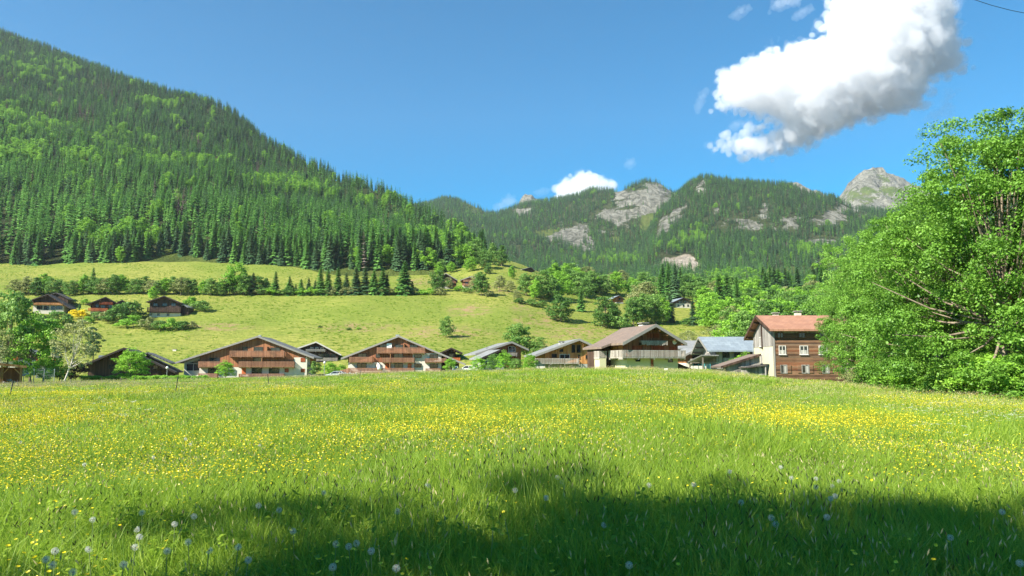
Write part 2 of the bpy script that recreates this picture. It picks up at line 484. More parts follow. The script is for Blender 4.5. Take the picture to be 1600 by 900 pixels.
D3 = [far(960, 1500, 436, [(560, 470), (760, 458), (1000, 450), (1250, 444)]), far(1000, 1700, 390, [(560, 469), (760, 450), (1000, 436), (1350, 415)]), far(1030, 1850, 340, R3), far(1060, 1950, 306, R3), far(1078, 1980, 290, R3), far(1100, 1980, 280, R3), far(1130, 1950, 283, R3), far(1170, 1920, 286, R3), far(1205, 1900, 289, R3), far(1235, 1880, 293, R3),
      far(1262, 1850, 306, R3), far(1300, 1820, 312, R3), far(1340, 1800, 330, R3), far(1400, 1780, 338, R3), far(1500, 1780, 320, R3), far(1700, 1780, 280, R3), far(2100, 1780, 220, R3)]
BG = loft(D3, 240, 110, 9.0, 0.0065, 51)
gx, gy = project(BG)
ROCK3 = [(1096, 291, 10, 12, 0), (1040, 350, 10, 22, 40), (1168, 347, 34, 13, 0), (1232, 352, 26, 16, 0), (1305, 340, 36, 15, 0), (1060, 335, 24, 6, -50), (1285, 378, 34, 6, 0), (1195, 330, 8, 10, 0), (1120, 330, 6, 10, 0), (1140, 395, 8, 3, -45)]
SAND3 = [(1058, 415, 36, 12, 4), (1030, 424, 18, 3, -20), (1088, 430, 8, 6, 0), (1000, 430, 12, 3, -15), (980, 434, 6, 3, 0)]
GRASS3 = [(1232, 427, 46, 11, 2), (1290, 420, 30, 16, 0)]
rockG = ell(gx, gy, ROCK3) * 0.75; sandG = ell(gx, gy, SAND3); grassG = np.maximum(ell(gx, gy, GRASS3), rockG * 0.5)
terrain_obj('near_ridge', BG, M_MOUNTAIN, {'rock': rockG, 'grass': grassG, 'sand': sandG})

def crag(name, Y, prof, base_py, depth, seed, grass):
    """a rocky summit: outline px,py at depth Y, rising from base_py"""
    px = np.array([p[0] for p in prof], float); py = np.array([p[1] for p in prof], float)
    nu, nv = 90, 60
    u = np.linspace(px[0], px[-1], nu); top = np.interp(u, px, py)
    Bc = np.zeros((nu, nv, 3))
    for i in range(nu):
        a = W(u[i], top[i], Y); b = W(u[i], base_py, Y - depth)
        for j in range(nv):
            t = j / (nv - 1) * 1.3
            if t <= 1: q = b.lerp(a, t)
            else: q = Vector((a.x, a.y + (t - 1) * depth * 1.2, a.z - (t - 1) * (a.z - b.z) * 0.9))
            Bc[i, j] = q
    rid = np.abs(fbm(Bc[..., 0] * 0.012, Bc[..., 1] * 0.004, 5, seed) - 0.5) * 2
    Bc[..., 2] -= rid * 45; Bc[..., 1] += (fbm(Bc[..., 0] * 0.03, Bc[..., 2] * 0.012, 5, seed + 3) - 0.5) * 80
    cx, cy = project(Bc)
    gm = ell(cx, cy, grass) * 0.8
    return terrain_obj(name, Bc, M_MOUNTAIN, {'rock': 1.1 - 0.75 * gm, 'grass': gm, 'sand': np.zeros(cx.shape)})
crag('rocky_peak', 3300, [(1280, 345), (1305, 318), (1318, 300), (1328, 284), (1340, 270), (1352, 263), (1366, 259), (1384, 264), (1400, 271), (1414, 280), (1440, 292), (1480, 305), (1560, 320)], 370, 700, 61, [(1350, 306, 34, 14, -10), (1372, 275, 22, 7, 25), (1400, 300, 30, 14, 20)])
crag('rocky_knob', 2900, [(770, 345), (796, 328), (804, 322), (810, 318), (816, 306), (822, 300), (830, 302), (836, 309), (846, 312), (870, 322), (900, 335)], 350, 350, 71, [(846, 316, 8, 3, 0)])
crag('pale_ridge', 2700, [(1200, 310), (1225, 287), (1240, 281), (1255, 285), (1270, 292), (1284, 299), (1300, 312)], 330, 300, 81, [])
# ------------------------------------------------------------------ plants: meshes
M_BARK = NT('bark'); g = M_BARK
c = g.ramp(g.noise(6, 5, 0.6, g.scale(g.obj(), (1, 1, 0.2))), [(0.3, srgb(92, 80, 66)), (0.7, srgb(150, 136, 116))])
M_BARK = g.done(g.principled(c, 0.9, 0.2))
g = NT('dark_bark'); M_DARKBARK = g.done(g.principled(g.ramp(g.noise(5, 4, 0.6, g.obj()), [(0.3, srgb(66, 54, 44)), (0.7, srgb(104, 88, 74))]), 0.9, 0.2))
g = NT('birch_bark'); M_BIRCH = g.done(g.principled(g.ramp(g.noise(5, 4, 0.6, g.scale(g.obj(), (1, 1, 3))), [(0.38, srgb(70, 64, 58)), (0.45, srgb(214, 206, 192))]), 0.8, 0.2))
M_SPRUCE = foliage_mat('spruce_needles', [(0.0, srgb(50, 81, 52)), (0.5, srgb(80, 116, 72)), (1.0, srgb(114, 150, 98))], 0.2, 0.7, 0.2)
M_SPRUCE2 = foliage_mat('young_spruce_needles', [(0.0, srgb(62, 105, 47)), (0.5, srgb(98, 148, 67)), (1.0, srgb(143, 191, 90))], 0.22, 0.7, 0.2)
M_DEAD = foliage_mat('dead_needles', [(0.0, srgb(98, 88, 78)), (1.0, srgb(160, 148, 136))], 0.05, 0.9, 0.1)
M_LEAF = foliage_mat('broad_leaves', [(0.0, srgb(67, 104, 42)), (0.45, srgb(100, 140, 60)), (0.8, srgb(135, 171, 82)), (1.0, srgb(169, 195, 112))], 0.35, 0.55, 0.3, 0.45)
M_BRIGHT = foliage_mat('fresh_leaves', [(0.0, srgb(97, 142, 44)), (0.5, srgb(135, 183, 58)), (1.0, srgb(177, 218, 86))], 0.4, 0.55, 0.3, 0.3)
M_ASH = foliage_mat('ash_leaves', [(0.0, srgb(74, 115, 39)), (0.45, srgb(110, 154, 52)), (0.85, srgb(141, 184, 75)), (1.0, srgb(178, 213, 114))], 0.38, 0.5, 0.35, 0.3)
M_OLIVE = foliage_mat('olive_leaves', [(0.0, srgb(102, 114, 64)), (0.5, srgb(146, 155, 93)), (1.0, srgb(182, 182, 129))], 0.3, 0.6, 0.2, 0.3)
M_PURPLE = foliage_mat('purple_leaves', [(0.0, srgb(62, 40, 40)), (0.6, srgb(106, 70, 62)), (1.0, srgb(142, 104, 84))], 0.2, 0.6, 0.2, 0.2)
M_BROOM = foliage_mat('broom_blossom', [(0.0, srgb(206, 170, 20)), (0.5, srgb(244, 218, 30)), (1.0, srgb(252, 236, 90))], 0.3, 0.6, 0.2, 0.1)

def unit(a): return a / np.maximum(np.linalg.norm(a, axis=-1, keepdims=True), 1e-9)
def leaves(Cn, Nn, size, aspect=0.6, rng=RNG, bend=0.25):
    """kite-shaped leaf faces at centres Cn facing Nn -> V, F"""
    n = len(Cn)
    Nn = unit(Nn); T = unit(np.cross(Nn, rng.normal(size=(n, 3)))); Bn = np.cross(Nn, T)
    s = np.asarray(size)[:, None]
    V = np.stack([Cn - T * s * 0.5, Cn + Bn * s * aspect * 0.5 + T * s * 0.08 + Nn * s * bend * 0.4, Cn + T * s * 0.5 - Nn * s * bend * 0.3, Cn - Bn * s * aspect * 0.5 + T * s * 0.08 + Nn * s * bend * 0.4], 1)
    F = np.arange(n * 4).reshape(n, 4)
    return V.reshape(-1, 3), F
def leaf_mesh(name, Cn, Nn, size, mat, aspect=0.6, rng=RNG, tint=None):
    V, F = leaves(Cn, Nn, size, aspect, rng)
    if tint is None: tint = rng.random(len(Cn))
    return mesh_arrays(name, V, F, [mat], tint=np.repeat(tint, 4))

def sphere_pts(n, rng):
    return unit(rng.normal(size=(n, 3)))
def crown_clusters(H, R, z0, ncl, rcl, shape, rng, top=0.9):
    """cluster centres filling an uneven crown between z0 and H"""
    C = []; k = 0
    while len(C) < ncl and k < 20000:
        k += 1
        p = rng.uniform(-1, 1, 3)
        r = np.linalg.norm(p)
        if r > 1 or r < 0.45: continue
        t = (p[2] + 1) / 2
        w = np.interp(t, shape[0], shape[1])
        ang = math.atan2(p[1], p[0]); lump = 1 + 0.22 * math.sin(3 * ang + t * 5 + shape[2]) + 0.12 * math.sin(7 * ang - t * 9)
        h = math.hypot(p[0], p[1]) / max(math.sqrt(max(1 - p[2] ** 2, 0.02)), 0.1)
        rr = R * w * lump * min(h, 1)
        C.append((math.cos(ang) * rr, math.sin(ang) * rr, z0 + (H - z0) * t * top + 0.0))
    return np.array(C)
def broad_crown(name, H, R, z0, ncl, rcl, per, leaf, mat, seed, shape=((0, .25, .55, .8, 1), (.55, .95, 1, .72, .25), 0.0), flat=0.75):
    rng = np.random.default_rng(seed)
    C = crown_clusters(H - rcl * 0.6, R - rcl * 0.5, z0 + rcl * 0.5, ncl, rcl, shape, rng, 1.0)
    n = len(C) * per
    D = sphere_pts(n, rng); D[:, 2] = np.where(rng.random(n) < 0.7, np.abs(D[:, 2]), D[:, 2])
    rad = rcl * rng.uniform(0.6, 1.35, len(C)).repeat(per) * rng.random(n) ** 0.4
    Pn = C.repeat(per, 0) + D * rad[:, None] * np.array([1, 1, flat])
    Nn = D * 0.7 + rng.normal(size=(n, 3)) * 0.55 + np.array([0, 0, 0.45])
    sz = leaf * rng.uniform(0.6, 1.3, n)
    tint = np.clip(rng.normal(0.5, 0.2, n) + rng.normal(0, 0.14, len(C)).repeat(per), 0, 1)
    return leaf_mesh(name, Pn, Nn, sz, mat, 0.62, rng, tint), C
def trunk_mesh(name, H, r, C, mat, seed, fork=0.25, nlimb=9, twig=0):
    rng = random.Random(seed); mb = MB()
    lean = (rng.uniform(-.3, .3), rng.uniform(-.3, .3))
    pts = [(0, 0, -0.6)] + [(lean[0] * t * 2, lean[1] * t * 2, H * 0.8 * t) for t in (0.02, 0.2, 0.4, 0.6, 0.8, 1.0)]
    mb.tube(pts, [r * 1.35, r * 1.1, r * 0.85, r * 0.66, r * 0.45, r * 0.25, r * 0.08], 7)
    if len(C):
        for k in range(nlimb):
            c = C[rng.randrange(len(C))]
            z = min(max(H * fork, c[2] * rng.uniform(0.35, 0.6)), H * 0.7); t = z / (H * 0.8)
            b = Vector((lean[0] * t * 2, lean[1] * t * 2, z)); e = Vector(c)
            m = b.lerp(e, 0.5) + Vector((0, 0, -0.06 * (e - b).length))
            rr = r * rng.uniform(0.25, 0.45) * (1 - t * 0.5)
            mb.tube([b, m, e], [rr, rr * 0.65, rr * 0.18], 5, False)
    return mb.mesh(name, mat, True)

def spruce_arrays(H, R, layers, per, sub, seed, z0=0.06):
    rng = np.random.default_rng(seed)
    Cs, Ts, W_, tint, Ns = [], [], [], [], []
    V = []; tn = []
    for L in range(layers):
        t = (L + rng.uniform(-.25, .25)) / layers; t = min(max(t, 0), 0.985)
        z = H * (z0 + (1 - z0) * t)
        rr = R * (1 - t) ** 0.72 * rng.uniform(0.8, 1.12) + 0.12
        ph = rng.uniform(0, 6.28)
        for k in range(per):
            a = ph + 6.283 * k / per + rng.uniform(-.2, .2)
            r = rr * rng.uniform(0.62, 1.15); zb = z + rng.uniform(-.5, .5) * H / layers
            d = np.array([math.cos(a), math.sin(a), 0]); sd = np.array([-d[1], d[0], 0])
            tilt = np.interp(t, (0, 0.6, 1), (-0.42, -0.12, 0.5))
            for q in range(sub):
                f0 = q / sub * 0.8; f1 = min(f0 + 0.62, 1.0)
                off = rng.uniform(-.5, .5) * (0.35 if sub > 1 else 0.0)
                d2 = d + sd * off
                b = np.array([0, 0, zb]) + d * r * f0 + np.array([0, 0, tilt * r * f0 - 0.10 * r * f0 ** 2])
                ln = r * (f1 - f0) + 0.15
                wd = r * (0.46 if sub > 1 else 0.62) * (1.1 - 0.4 * f0) + 0.12
                dz = tilt - 0.3 * f0 + rng.uniform(-.15, .1)
                e = b + d2 * ln + np.array([0, 0, dz * ln])
                m = b + d2 * ln * 0.5 + np.array([0, 0, dz * ln * 0.4])
                V += [b, m + sd * wd * 0.5 - np.array([0, 0, wd * 0.28]), e, m - sd * wd * 0.5 - np.array([0, 0, wd * 0.28])]
                tn += [rng.random()] * 4
    V = np.array(V); F = np.arange(len(V)).reshape(-1, 4)
    return V, F, np.array(tn)
def spruce_crown(name, H, R, layers, per, sub, seed, mat):
    V, F, t = spruce_arrays(H, R, layers, per, sub, seed)
    return mesh_arrays(name, V, F, [mat], tint=t)
def spruce_whole(name, H, R, layers, per, seed, mat, trunk):
    V, F, t = spruce_arrays(H, R, layers, per, 1, seed, 0.1)
    n = len(V); r = 0.22
    tv = np.array([(r * math.cos(a), r * math.sin(a), z) for z in (-2.5, H * 0.5) for a in (0, 2.1, 4.2)])
    tf = np.array([(n, n + 1, n + 4, n + 3), (n + 1, n + 2, n + 5, n + 4), (n + 2, n, n + 3, n + 5)])
    return mesh_arrays(name, np.vstack([V, tv]), np.vstack([F, tf]), [mat, trunk], tint=np.concatenate([t, np.full(6, .5)]), mat_idx=np.concatenate([np.zeros(len(F)), np.ones(3)]))
def trunk_pole(name, H, r, mat):
    return MB().tube([(0, 0, -2.0), (0, 0, H * 0.1), (0, 0, H * 0.6), (0, 0, H * 0.97)], [r * 1.2, r, r * 0.6, r * 0.1], 6).mesh(name, mat, True)

# prototypes: (height, crown mesh, trunk mesh)
SPR_TRUNK = trunk_pole('spruce_trunk', 20, 0.28, M_DARKBARK)
SPRUCE = [(20, spruce_crown('spruce_crown', 20, rr, ly, 10, 3, sd, mt), SPR_TRUNK)
          for rr, ly, sd, mt in ((4.0, 36, 1, M_SPRUCE), (3.5, 38, 2, M_SPRUCE2), (4.4, 36, 3, M_SPRUCE2), (3.7, 38, 4, M_SPRUCE), (4.9, 34, 5, M_SPRUCE2))]
SPRUCE_FAR = [spruce_whole('far_spruce', 20, rr, ly, 7, 30 + k, mt, M_DARKBARK)
              for k, (rr, ly, mt) in enumerate(((3.9, 13, M_SPRUCE), (3.3, 14, M_SPRUCE), (4.4, 12, M_SPRUCE), (3.9, 13, M_SPRUCE2), (3.4, 14, M_SPRUCE2), (4.5, 12, M_SPRUCE2), (2.6, 11, M_DEAD)))]
def tree_proto(H, R, z0, ncl, rcl, per, leaf, mat, seed, bark=None, shape=((0, .25, .55, .8, 1), (.55, .95, 1, .72, .25), 0.0), r=0.16, nlimb=9):
    cm, C = broad_crown('crown', H, R, z0, ncl, rcl, per, leaf, mat, seed, shape)
    return (H, cm, trunk_mesh('trunk', H, r, C, bark or M_BARK, seed, nlimb=nlimb))
ROUND = ((0, .2, .5, .8, 1), (.8, 1, 1, .75, .3), 0.0)
TALL = ((0, .2, .5, .8, 1), (.45, .8, 1, .7, .2), 1.0)
CONE = ((0, .2, .5, .8, 1), (.8, 1, .7, .38, .1), 2.0)
LEAFY = [tree_proto(10, 4.4, 0.0, 90, 1.15, 52, 0.5, M_LEAF, 101, shape=ROUND),
         tree_proto(10, 3.7, 0.0, 84, 1.05, 52, 0.48, M_LEAF, 102, shape=TALL),
         tree_proto(10, 4.6, 0.0, 90, 1.2, 52, 0.5, M_BRIGHT, 103, shape=ROUND),
         tree_proto(10, 3.2, 0.0, 76, 1.0, 52, 0.46, M_BRIGHT, 104, shape=TALL),
         tree_proto(10, 4.1, 0.4, 74, 1.1, 44, 0.48, M_OLIVE, 105, shape=ROUND),
         tree_proto(10, 3.3, 0.0, 84, 1.0, 52, 0.48, M_LEAF, 106, shape=CONE)]
BUSH = [tree_proto(4, 2.6, -0.2, 36, 0.8, 40, 0.42, M_LEAF, 121, shape=((0, .3, .6, 1), (1, 1, .8, .35), 0.0), r=0.06),
        tree_proto(4, 2.9, -0.2, 38, 0.8, 40, 0.42, M_BRIGHT, 122, shape=((0, .3, .6, 1), (1, 1, .8, .35), 1.0), r=0.06),
        tree_proto(4, 2.7, -0.2, 34, 0.8, 36, 0.42, M_OLIVE, 123, shape=((0, .3, .6, 1), (1, 1, .8, .35), 2.0), r=0.06)]
BROOM = tree_proto(4, 3.0, -0.1, 40, 0.8, 46, 0.4, M_BROOM, 131, shape=((0, .3, .6, 1), (1, 1, .85, .4), 0.0), r=0.06)
PURPLE = tree_proto(4, 3.0, -0.1, 44, 0.75, 60, 0.26, M_PURPLE, 132, shape=((0, .3, .6, 1), (1, 1, .85, .4), 0.0), r=0.06)
HEDGE = tree_proto(2, 1.5, -0.2, 34, 0.5, 60, 0.22, M_BRIGHT, 133, shape=((0, .5, 1), (1, 1, .8), 0.0), r=0.04)
ASH = [tree_proto(17, 6.6, 0.8, 330, 0.9, 260, 0.165, M_ASH, 141, shape=ROUND, r=0.34, nlimb=70),
       tree_proto(17, 6.0, 0.6, 320, 0.9, 260, 0.165, M_ASH, 142, shape=((0, .2, .5, .8, 1), (.75, 1, .95, .62, .22), 1.0), r=0.3, nlimb=70),
       tree_proto(17, 7.0, 0.4, 340, 0.9, 260, 0.165, M_ASH, 143, shape=((0, .2, .5, .8, 1), (.8, 1, .95, .7, .3), 2.5), r=0.32, nlimb=70)]
SHADE_TREE = [tree_proto(11.5, 4.5, 3.2, 150, 0.7, 90, 0.2, M_ASH, 145, shape=ROUND, r=0.24, nlimb=30)]
NEARTREE = [tree_proto(10, 3.6, 0.6, 90, 0.85, 80, 0.3, M_BRIGHT, 151, shape=ROUND, nlimb=22),
            tree_proto(10, 3.4, 1.4, 90, 0.8, 70, 0.3, M_LEAF, 152, shape=TALL, nlimb=22),
            tree_proto(10, 3.4, 2.2, 70, 0.8, 40, 0.3, M_OLIVE, 153, M_BIRCH, shape=TALL, r=0.14, nlimb=22)]
PINE = (12, broad_crown('crown', 12, 3.3, 2.2, 46, 0.85, 70, 0.42, M_SPRUCE, 161, ((0, .3, .6, .85, 1), (.75, .9, .85, .6, .25), 0.7), 0.5)[0],
        trunk_mesh('trunk', 13, 0.2, broad_crown('tmp', 12, 3.0, 3.0, 30, 0.8, 2, 0.4, M_SPRUCE, 161)[1], M_DARKBARK, 161, nlimb=16))

TREES = {}
def plant(name, proto, loc, h, label, cat, group=None, wide=1.0, rz=None, tilt=(0, 0)):
    """one tree or bush: an Empty at its foot with crown and trunk"""
    s = h / proto[0]
    o = empty(name, loc); o.rotation_euler = (tilt[0], tilt[1], random.uniform(0, 6.28) if rz is None else rz)
    o.scale = (s * wide, s * wide, s)
    tag(o, label, cat, group)
    link('crown', proto[1], o); link('trunk', proto[2], o)
    return o
def plant_px(name, proto, px, py, hpx, label, cat, group=None, wide=1.0, rz=None, Y=None, tilt=(0, 0)):
    if Y is None: p = hit(px, py)
    else: p = W(px, py, Y)
    return plant(name, proto, p, hpx * (p.y * CP + (p.z - CAMZ) * SP) / FPX, label, cat, group, wide, rz, tilt)

# ------------------------------------------------------------------ forests on the slopes
def scatter(Bg, vmax, spacing, rng, pad=140):
    nu, nv = Bg.shape[:2]; vm = int((nv - 1) * vmax)
    a, b, c_, d = Bg[:-1, :vm], Bg[1:, :vm], Bg[1:, 1:vm + 1], Bg[:-1, 1:vm + 1]
    ar = np.linalg.norm(np.cross((b - a)[..., :2], (d - a)[..., :2]).reshape(a.shape[:2] + (1,)), axis=-1)
    lam = ar / spacing ** 2
    cnt = rng.poisson(lam)
    ii = np.repeat(np.arange(cnt.size), cnt.ravel())
    f = rng.random((len(ii), 2))
    A, Bq, Cq, Dq = (q.reshape(-1, 3)[ii] for q in (a, b, c_, d))
    P = A * ((1 - f[:, :1]) * (1 - f[:, 1:])) + Bq * (f[:, :1] * (1 - f[:, 1:])) + Cq * (f[:, :1] * f[:, 1:]) + Dq * ((1 - f[:, :1]) * f[:, 1:])
    px, py = project(P)
    k = (px > -pad) & (px < 1600 + pad)
    return P[k], px[k], py[k]
rng = np.random.default_rng(5)
PF, px, py = scatter(BL, 5 / 6 + 0.03, 6.3, rng)
edge = np.interp(px, EDGE_X, EDGE_Y)
gapn = fbm(PF[:, 0] * 0.03, PF[:, 1] * 0.03, 3, 19)
k = (py < edge) & (px < 905) & ((gapn > 0.31) | (rng.random(len(PF)) < 0.35))
PF, px, py, edge = PF[k], px[k], py[k], edge[k]
lowness = np.clip((py - 90 - np.maximum(0, px) * 0.28) / 180, 0, 1)            # younger, lighter trees lower down
h = (0.5 + 0.75 * rng.beta(2.2, 1.6, len(PF))) * np.where(py > 330, 1.0, 0.9) * (0.82 + 0.36 * fbm(PF[:, 0] * 0.02, PF[:, 1] * 0.02, 3, 14))
idx = np.where(rng.random(len(PF)) < 0.15 + 0.75 * lowness, rng.integers(3, 6, len(PF)), rng.integers(0, 3, len(PF)))
dec = ell(px, py, [(120, 240, 70, 16, 8), (50, 208, 45, 14, 0), (20, 250, 40, 14, 0), (270, 262, 70, 10, 5), (190, 215, 20, 10, 0), (330, 290, 60, 8, 0), (470, 300, 50, 8, 10), (10, 190, 30, 14, 0), (250, 170, 26, 10, 0), (60, 110, 60, 10, 15), (700, 385, 50, 24, 0), (600, 320, 30, 6, 0), (160, 380, 30, 8, 0)])
bright = rng.random(len(PF)) < np.clip(dec * (fbm(PF[:, 0] * 0.02, PF[:, 1] * 0.02, 3, 4) - 0.33) * 3.2, 0, .6) + 0.02
deadm = ell(px, py, [(165, 146, 22, 8, 10), (276, 335, 14, 14, 0), (405, 272, 7, 9, 0), (85, 175, 10, 8, 0), (310, 225, 8, 8, 0), (130, 185, 10, 8, 0)])
dead = rng.random(len(PF)) < deadm * 0.55 + 0.012
idx = np.where(dead, 6, idx); idx = np.where(bright, 7 + rng.integers(0, 2, len(PF)), idx)
h = np.where(bright, h * 1.45, h)
dist = np.hypot(PF[:, 0], PF[:, 1])
front = (~bright) & (~dead) & (px > -10) & (px < 830)
score = np.where(front, (py - edge), -1e9)                                     # the trees standing at the open lower edge
order = np.argsort(-score)[:215]
single = np.zeros(len(PF), bool); single[order] = True
FOREST_SINGLE = [(PF[i], h[i], int(idx[i])) for i in order]
LIB = SPRUCE_FAR + [LEAFY[2][1], LEAFY[3][1]]
kk = ~single
def wood(name, P, h, idx, label):
    n = len(P); r = np.zeros((n, 3)); r[:, 2] = RNG.uniform(0, 6.28, n)
    r[:, 0] = RNG.normal(0, 0.03, n); r[:, 1] = RNG.normal(0, 0.03, n)
    s = np.stack([h * RNG.uniform(0.85, 1.15, n), h * RNG.uniform(0.85, 1.15, n), h], 1)
    o = instancer(name, P, s, r, idx, LIB); tag(o, label, 'forest')
    return o
wood('forest', PF[kk], h[kk], idx[kk], 'dark spruce forest with bright beech patches covering the big slope')
for k_, (p, hh, ii) in enumerate(FOREST_SINGLE):
    pr = SPRUCE[(1, 2, 4, 0, 3)[k_ % 5] if ii >= 3 else (0, 3, 1)[k_ % 3]]
    plant('spruce_tree', pr, Vector(p) - Vector((0, 0, 0.5)), 20 * hh * 0.95, 'tall spruce on the open lower edge of the big forested slope', 'spruce', 'spruces along the lower forest edge')

def far_wood(name, Bg, vmax, spacing, rock, grass, sand, label, seed, decs):
    rng = np.random.default_rng(seed)
    P, px, py = scatter(Bg, vmax, spacing, rng)
    bald = np.maximum.reduce([ell(px, py, rock) * 1.15, ell(px, py, grass), ell(px, py, sand) * 1.2])
    nz = fbm(P[:, 0] * 0.012, P[:, 1] * 0.012, 4, seed)
    k = rng.random(len(P)) > np.clip(bald * 1.25 - 0.18 + (nz - 0.5) * 1.9, 0, 0.985)
    P, px, py = P[k], px[k], py[k]
    h = rng.uniform(0.55, 1.05, len(P))
    idx = np.where(rng.random(len(P)) < 0.3, rng.integers(3, 6, len(P)), rng.integers(0, 3, len(P)))
    d = ell(px, py, decs)
    br = rng.random(len(P)) < d * 0.4 + 0.015
    idx = np.where(rng.random(len(P)) < 0.03, 6, idx)
    idx = np.where(br, 7 + rng.integers(0, 2, len(P)), idx); h = np.where(br, h * 1.3, h)
    return wood(name, P, h, idx, label)
far_wood('forest', BF, 4 / 5 + 0.03, 8.2, ROCK2, GRASS2, [], 'distant spruce wood on the ridge with the grey rock faces', 91, [(960, 405, 40, 8, 0)])
far_wood('forest', BG, 4 / 5 + 0.03, 7.4, ROCK3, GRASS3, SAND3, 'distant spruce wood on the ridge above the pale scree', 92, [(1270, 395, 30, 10, 0), (1075, 372, 14, 30, 55), (1150, 440, 50, 8, 0)])
BUSHN = [tree_proto(4, 2.6, -0.2, 110, 0.6, 70, 0.2, M_ASH, 171, shape=((0, .3, .6, 1), (1, 1, .8, .35), 0.0), r=0.06),
         tree_proto(4, 2.9, -0.2, 110, 0.6, 70, 0.2, M_BRIGHT, 172, shape=((0, .3, .6, 1), (1, 1, .8, .35), 1.0), r=0.06),
         tree_proto(4, 2.7, -0.2, 100, 0.6, 70, 0.18, M_OLIVE, 173, shape=((0, .3, .6, 1), (1, 1, .8, .35), 2.0), r=0.06)]
SHADE = [(-7.3, -1.7, 11.5, 1.0), (-5.8, -1.6, 11.5, .9), (-4.6, -3.6, 12.2, 1.05), (-1.6, -5.2, 12.0, .95)]
# ------------------------------------------------------------------ buildings: materials
def boards(name, c_dark, c_mid, c_light, spacing=0.22, axis='H', gap=0.35, rough=0.75):
    """weathered boards: tone per board, grain along it, a fine dark joint"""
    g = NT(name)
    sep = g.n('ShaderNodeSeparateXYZ'); g.set(sep, 'Vector', g.obj())
    along = g.math('ADD', sep.outputs['X'], sep.outputs['Y'])
    u = sep.outputs['Z'] if axis == 'H' else along
    q = g.math('DIVIDE', u, spacing)
    fl = g.math('FLOOR', q); fr = g.math('FRACT', q)
    wn_ = g.n('ShaderNodeTexWhiteNoise', noise_dimensions='1D'); g.set(wn_, 'W', fl)
    sc = (0.6, 0.6, 9) if axis == 'H' else (7, 7, 0.5)
    grain = g.noise(1.6, 6, 0.65, g.scale(g.obj(), sc))
    wear = g.noise(0.35, 4, 0.6, g.obj())
    f = g.math('ADD', g.math('ADD', g.math('MULTIPLY', wn_.outputs['Value'], 0.35), g.math('MULTIPLY', grain, 0.4)), g.math('MULTIPLY', wear, 0.3))
    c = g.ramp(f, [(0.28, c_dark), (0.52, c_mid), (0.78, c_light)])
    j = g.ramp(g.math('ABSOLUTE', g.math('SUBTRACT', fr, 0.5)), [(0.44, (0, 0, 0, 1)), (0.49, (1, 1, 1, 1))])
    c = g.mix(g.math('MULTIPLY', j, gap), c, (0.012, 0.009, 0.007, 1))
    return g.done(g.principled(c, rough, 0.25, normal=g.bump(g.math('SUBTRACT', grain, j), 0.4, 0.02)))
def plaster(name, c0, c1):
    g = NT(name)
    f = g.math('ADD', g.math('MULTIPLY', g.noise(0.5, 5, 0.6, g.obj()), 0.6), g.math('MULTIPLY', g.noise(6, 3, 0.6, g.obj()), 0.4))
    return g.done(g.principled(g.ramp(f, [(0.3, c0), (0.6, c1)]), 0.9, 0.2, normal=g.bump(g.noise(14, 3, 0.6, g.obj()), 0.2, 0.02)))
def roofing(name, c0, c1, c2, row=0.35, col=0.5, rough=0.7, metal=0.0, line=0.5):
    """rows of tiles or sheets: courses across the slope, staggered joints"""
    g = NT(name)
    br = g.n('ShaderNodeTexBrick', offset=0.5)
    sep = g.n('ShaderNodeSeparateXYZ'); g.set(sep, 'Vector', g.obj())
    cmb = g.n('ShaderNodeCombineXYZ'); g.set(cmb, 'X', sep.outputs['Y']); g.set(cmb, 'Y', g.math('MULTIPLY', sep.outputs['X'], 1.08))
    g.set(br, 'Vector', cmb.outputs[0])
    br.inputs['Scale'].default_value = 1.0; br.inputs['Brick Width'].default_value = col; br.inputs['Row Height'].default_value = row
    br.inputs['Mortar Size'].default_value = 0.03; br.inputs['Mortar Smooth'].default_value = 0.2
    br.inputs['Color1'].default_value = c0; br.inputs['Color2'].default_value = c1; br.inputs['Mortar'].default_value = tuple(v * (1 - line) for v in c0[:3]) + (1,)
    c = g.mix(g.ramp(g.noise(0.8, 5, 0.65, g.obj()), [(0.4, (0, 0, 0, 1)), (0.75, (0.7, 0.7, 0.7, 1))]), br.outputs['Color'], c2)
    return g.done(g.principled(c, rough, 0.35, metal, normal=g.bump(br.outputs['Fac'], -0.5, 0.03)))
def flat(name, col, rough=0.6, spec=0.4, metal=0.0, var=0.12):
    g = NT(name)
    f = g.noise(2.5, 4, 0.6, g.obj())
    a = tuple(v * (1 - var) for v in col[:3]) + (1,); b = tuple(min(v * (1 + var), 1) for v in col[:3]) + (1,)
    return g.done(g.principled(g.ramp(f, [(0.3, a), (0.7, b)]), rough, spec, metal))
M_CHALET = boards('red_brown_boards', srgb(112, 72, 48), srgb(150, 98, 66), srgb(176, 122, 84), 0.2, 'V')
M_CHALET_B = boards('brown_boards', srgb(104, 66, 46), srgb(140, 90, 62), srgb(166, 112, 80), 0.2, 'V')
M_RAIL = boards('balcony_wood', srgb(114, 80, 60), srgb(142, 102, 78), srgb(168, 128, 100), 0.12, 'V', 0.2)
M_DARKW = boards('dark_old_boards', srgb(46, 34, 28), srgb(70, 52, 42), srgb(98, 76, 62), 0.24, 'V')
M_HOUSEW = boards('sun_browned_boards', srgb(62, 44, 32), srgb(102, 74, 54), srgb(148, 112, 84), 0.26, 'H', 0.1)
M_PINE = boards('fresh_larch_boards', srgb(150, 98, 52), srgb(184, 128, 74), srgb(206, 154, 98), 0.22, 'V')
M_REDW = boards('red_shutter_wood', srgb(110, 50, 28), srgb(146, 72, 42), srgb(172, 96, 60), 0.2, 'V', 0.25)
M_GREYW = boards('silver_grey_boards', srgb(96, 92, 86), srgb(138, 132, 124), srgb(176, 170, 160), 0.24, 'V', 0.45)
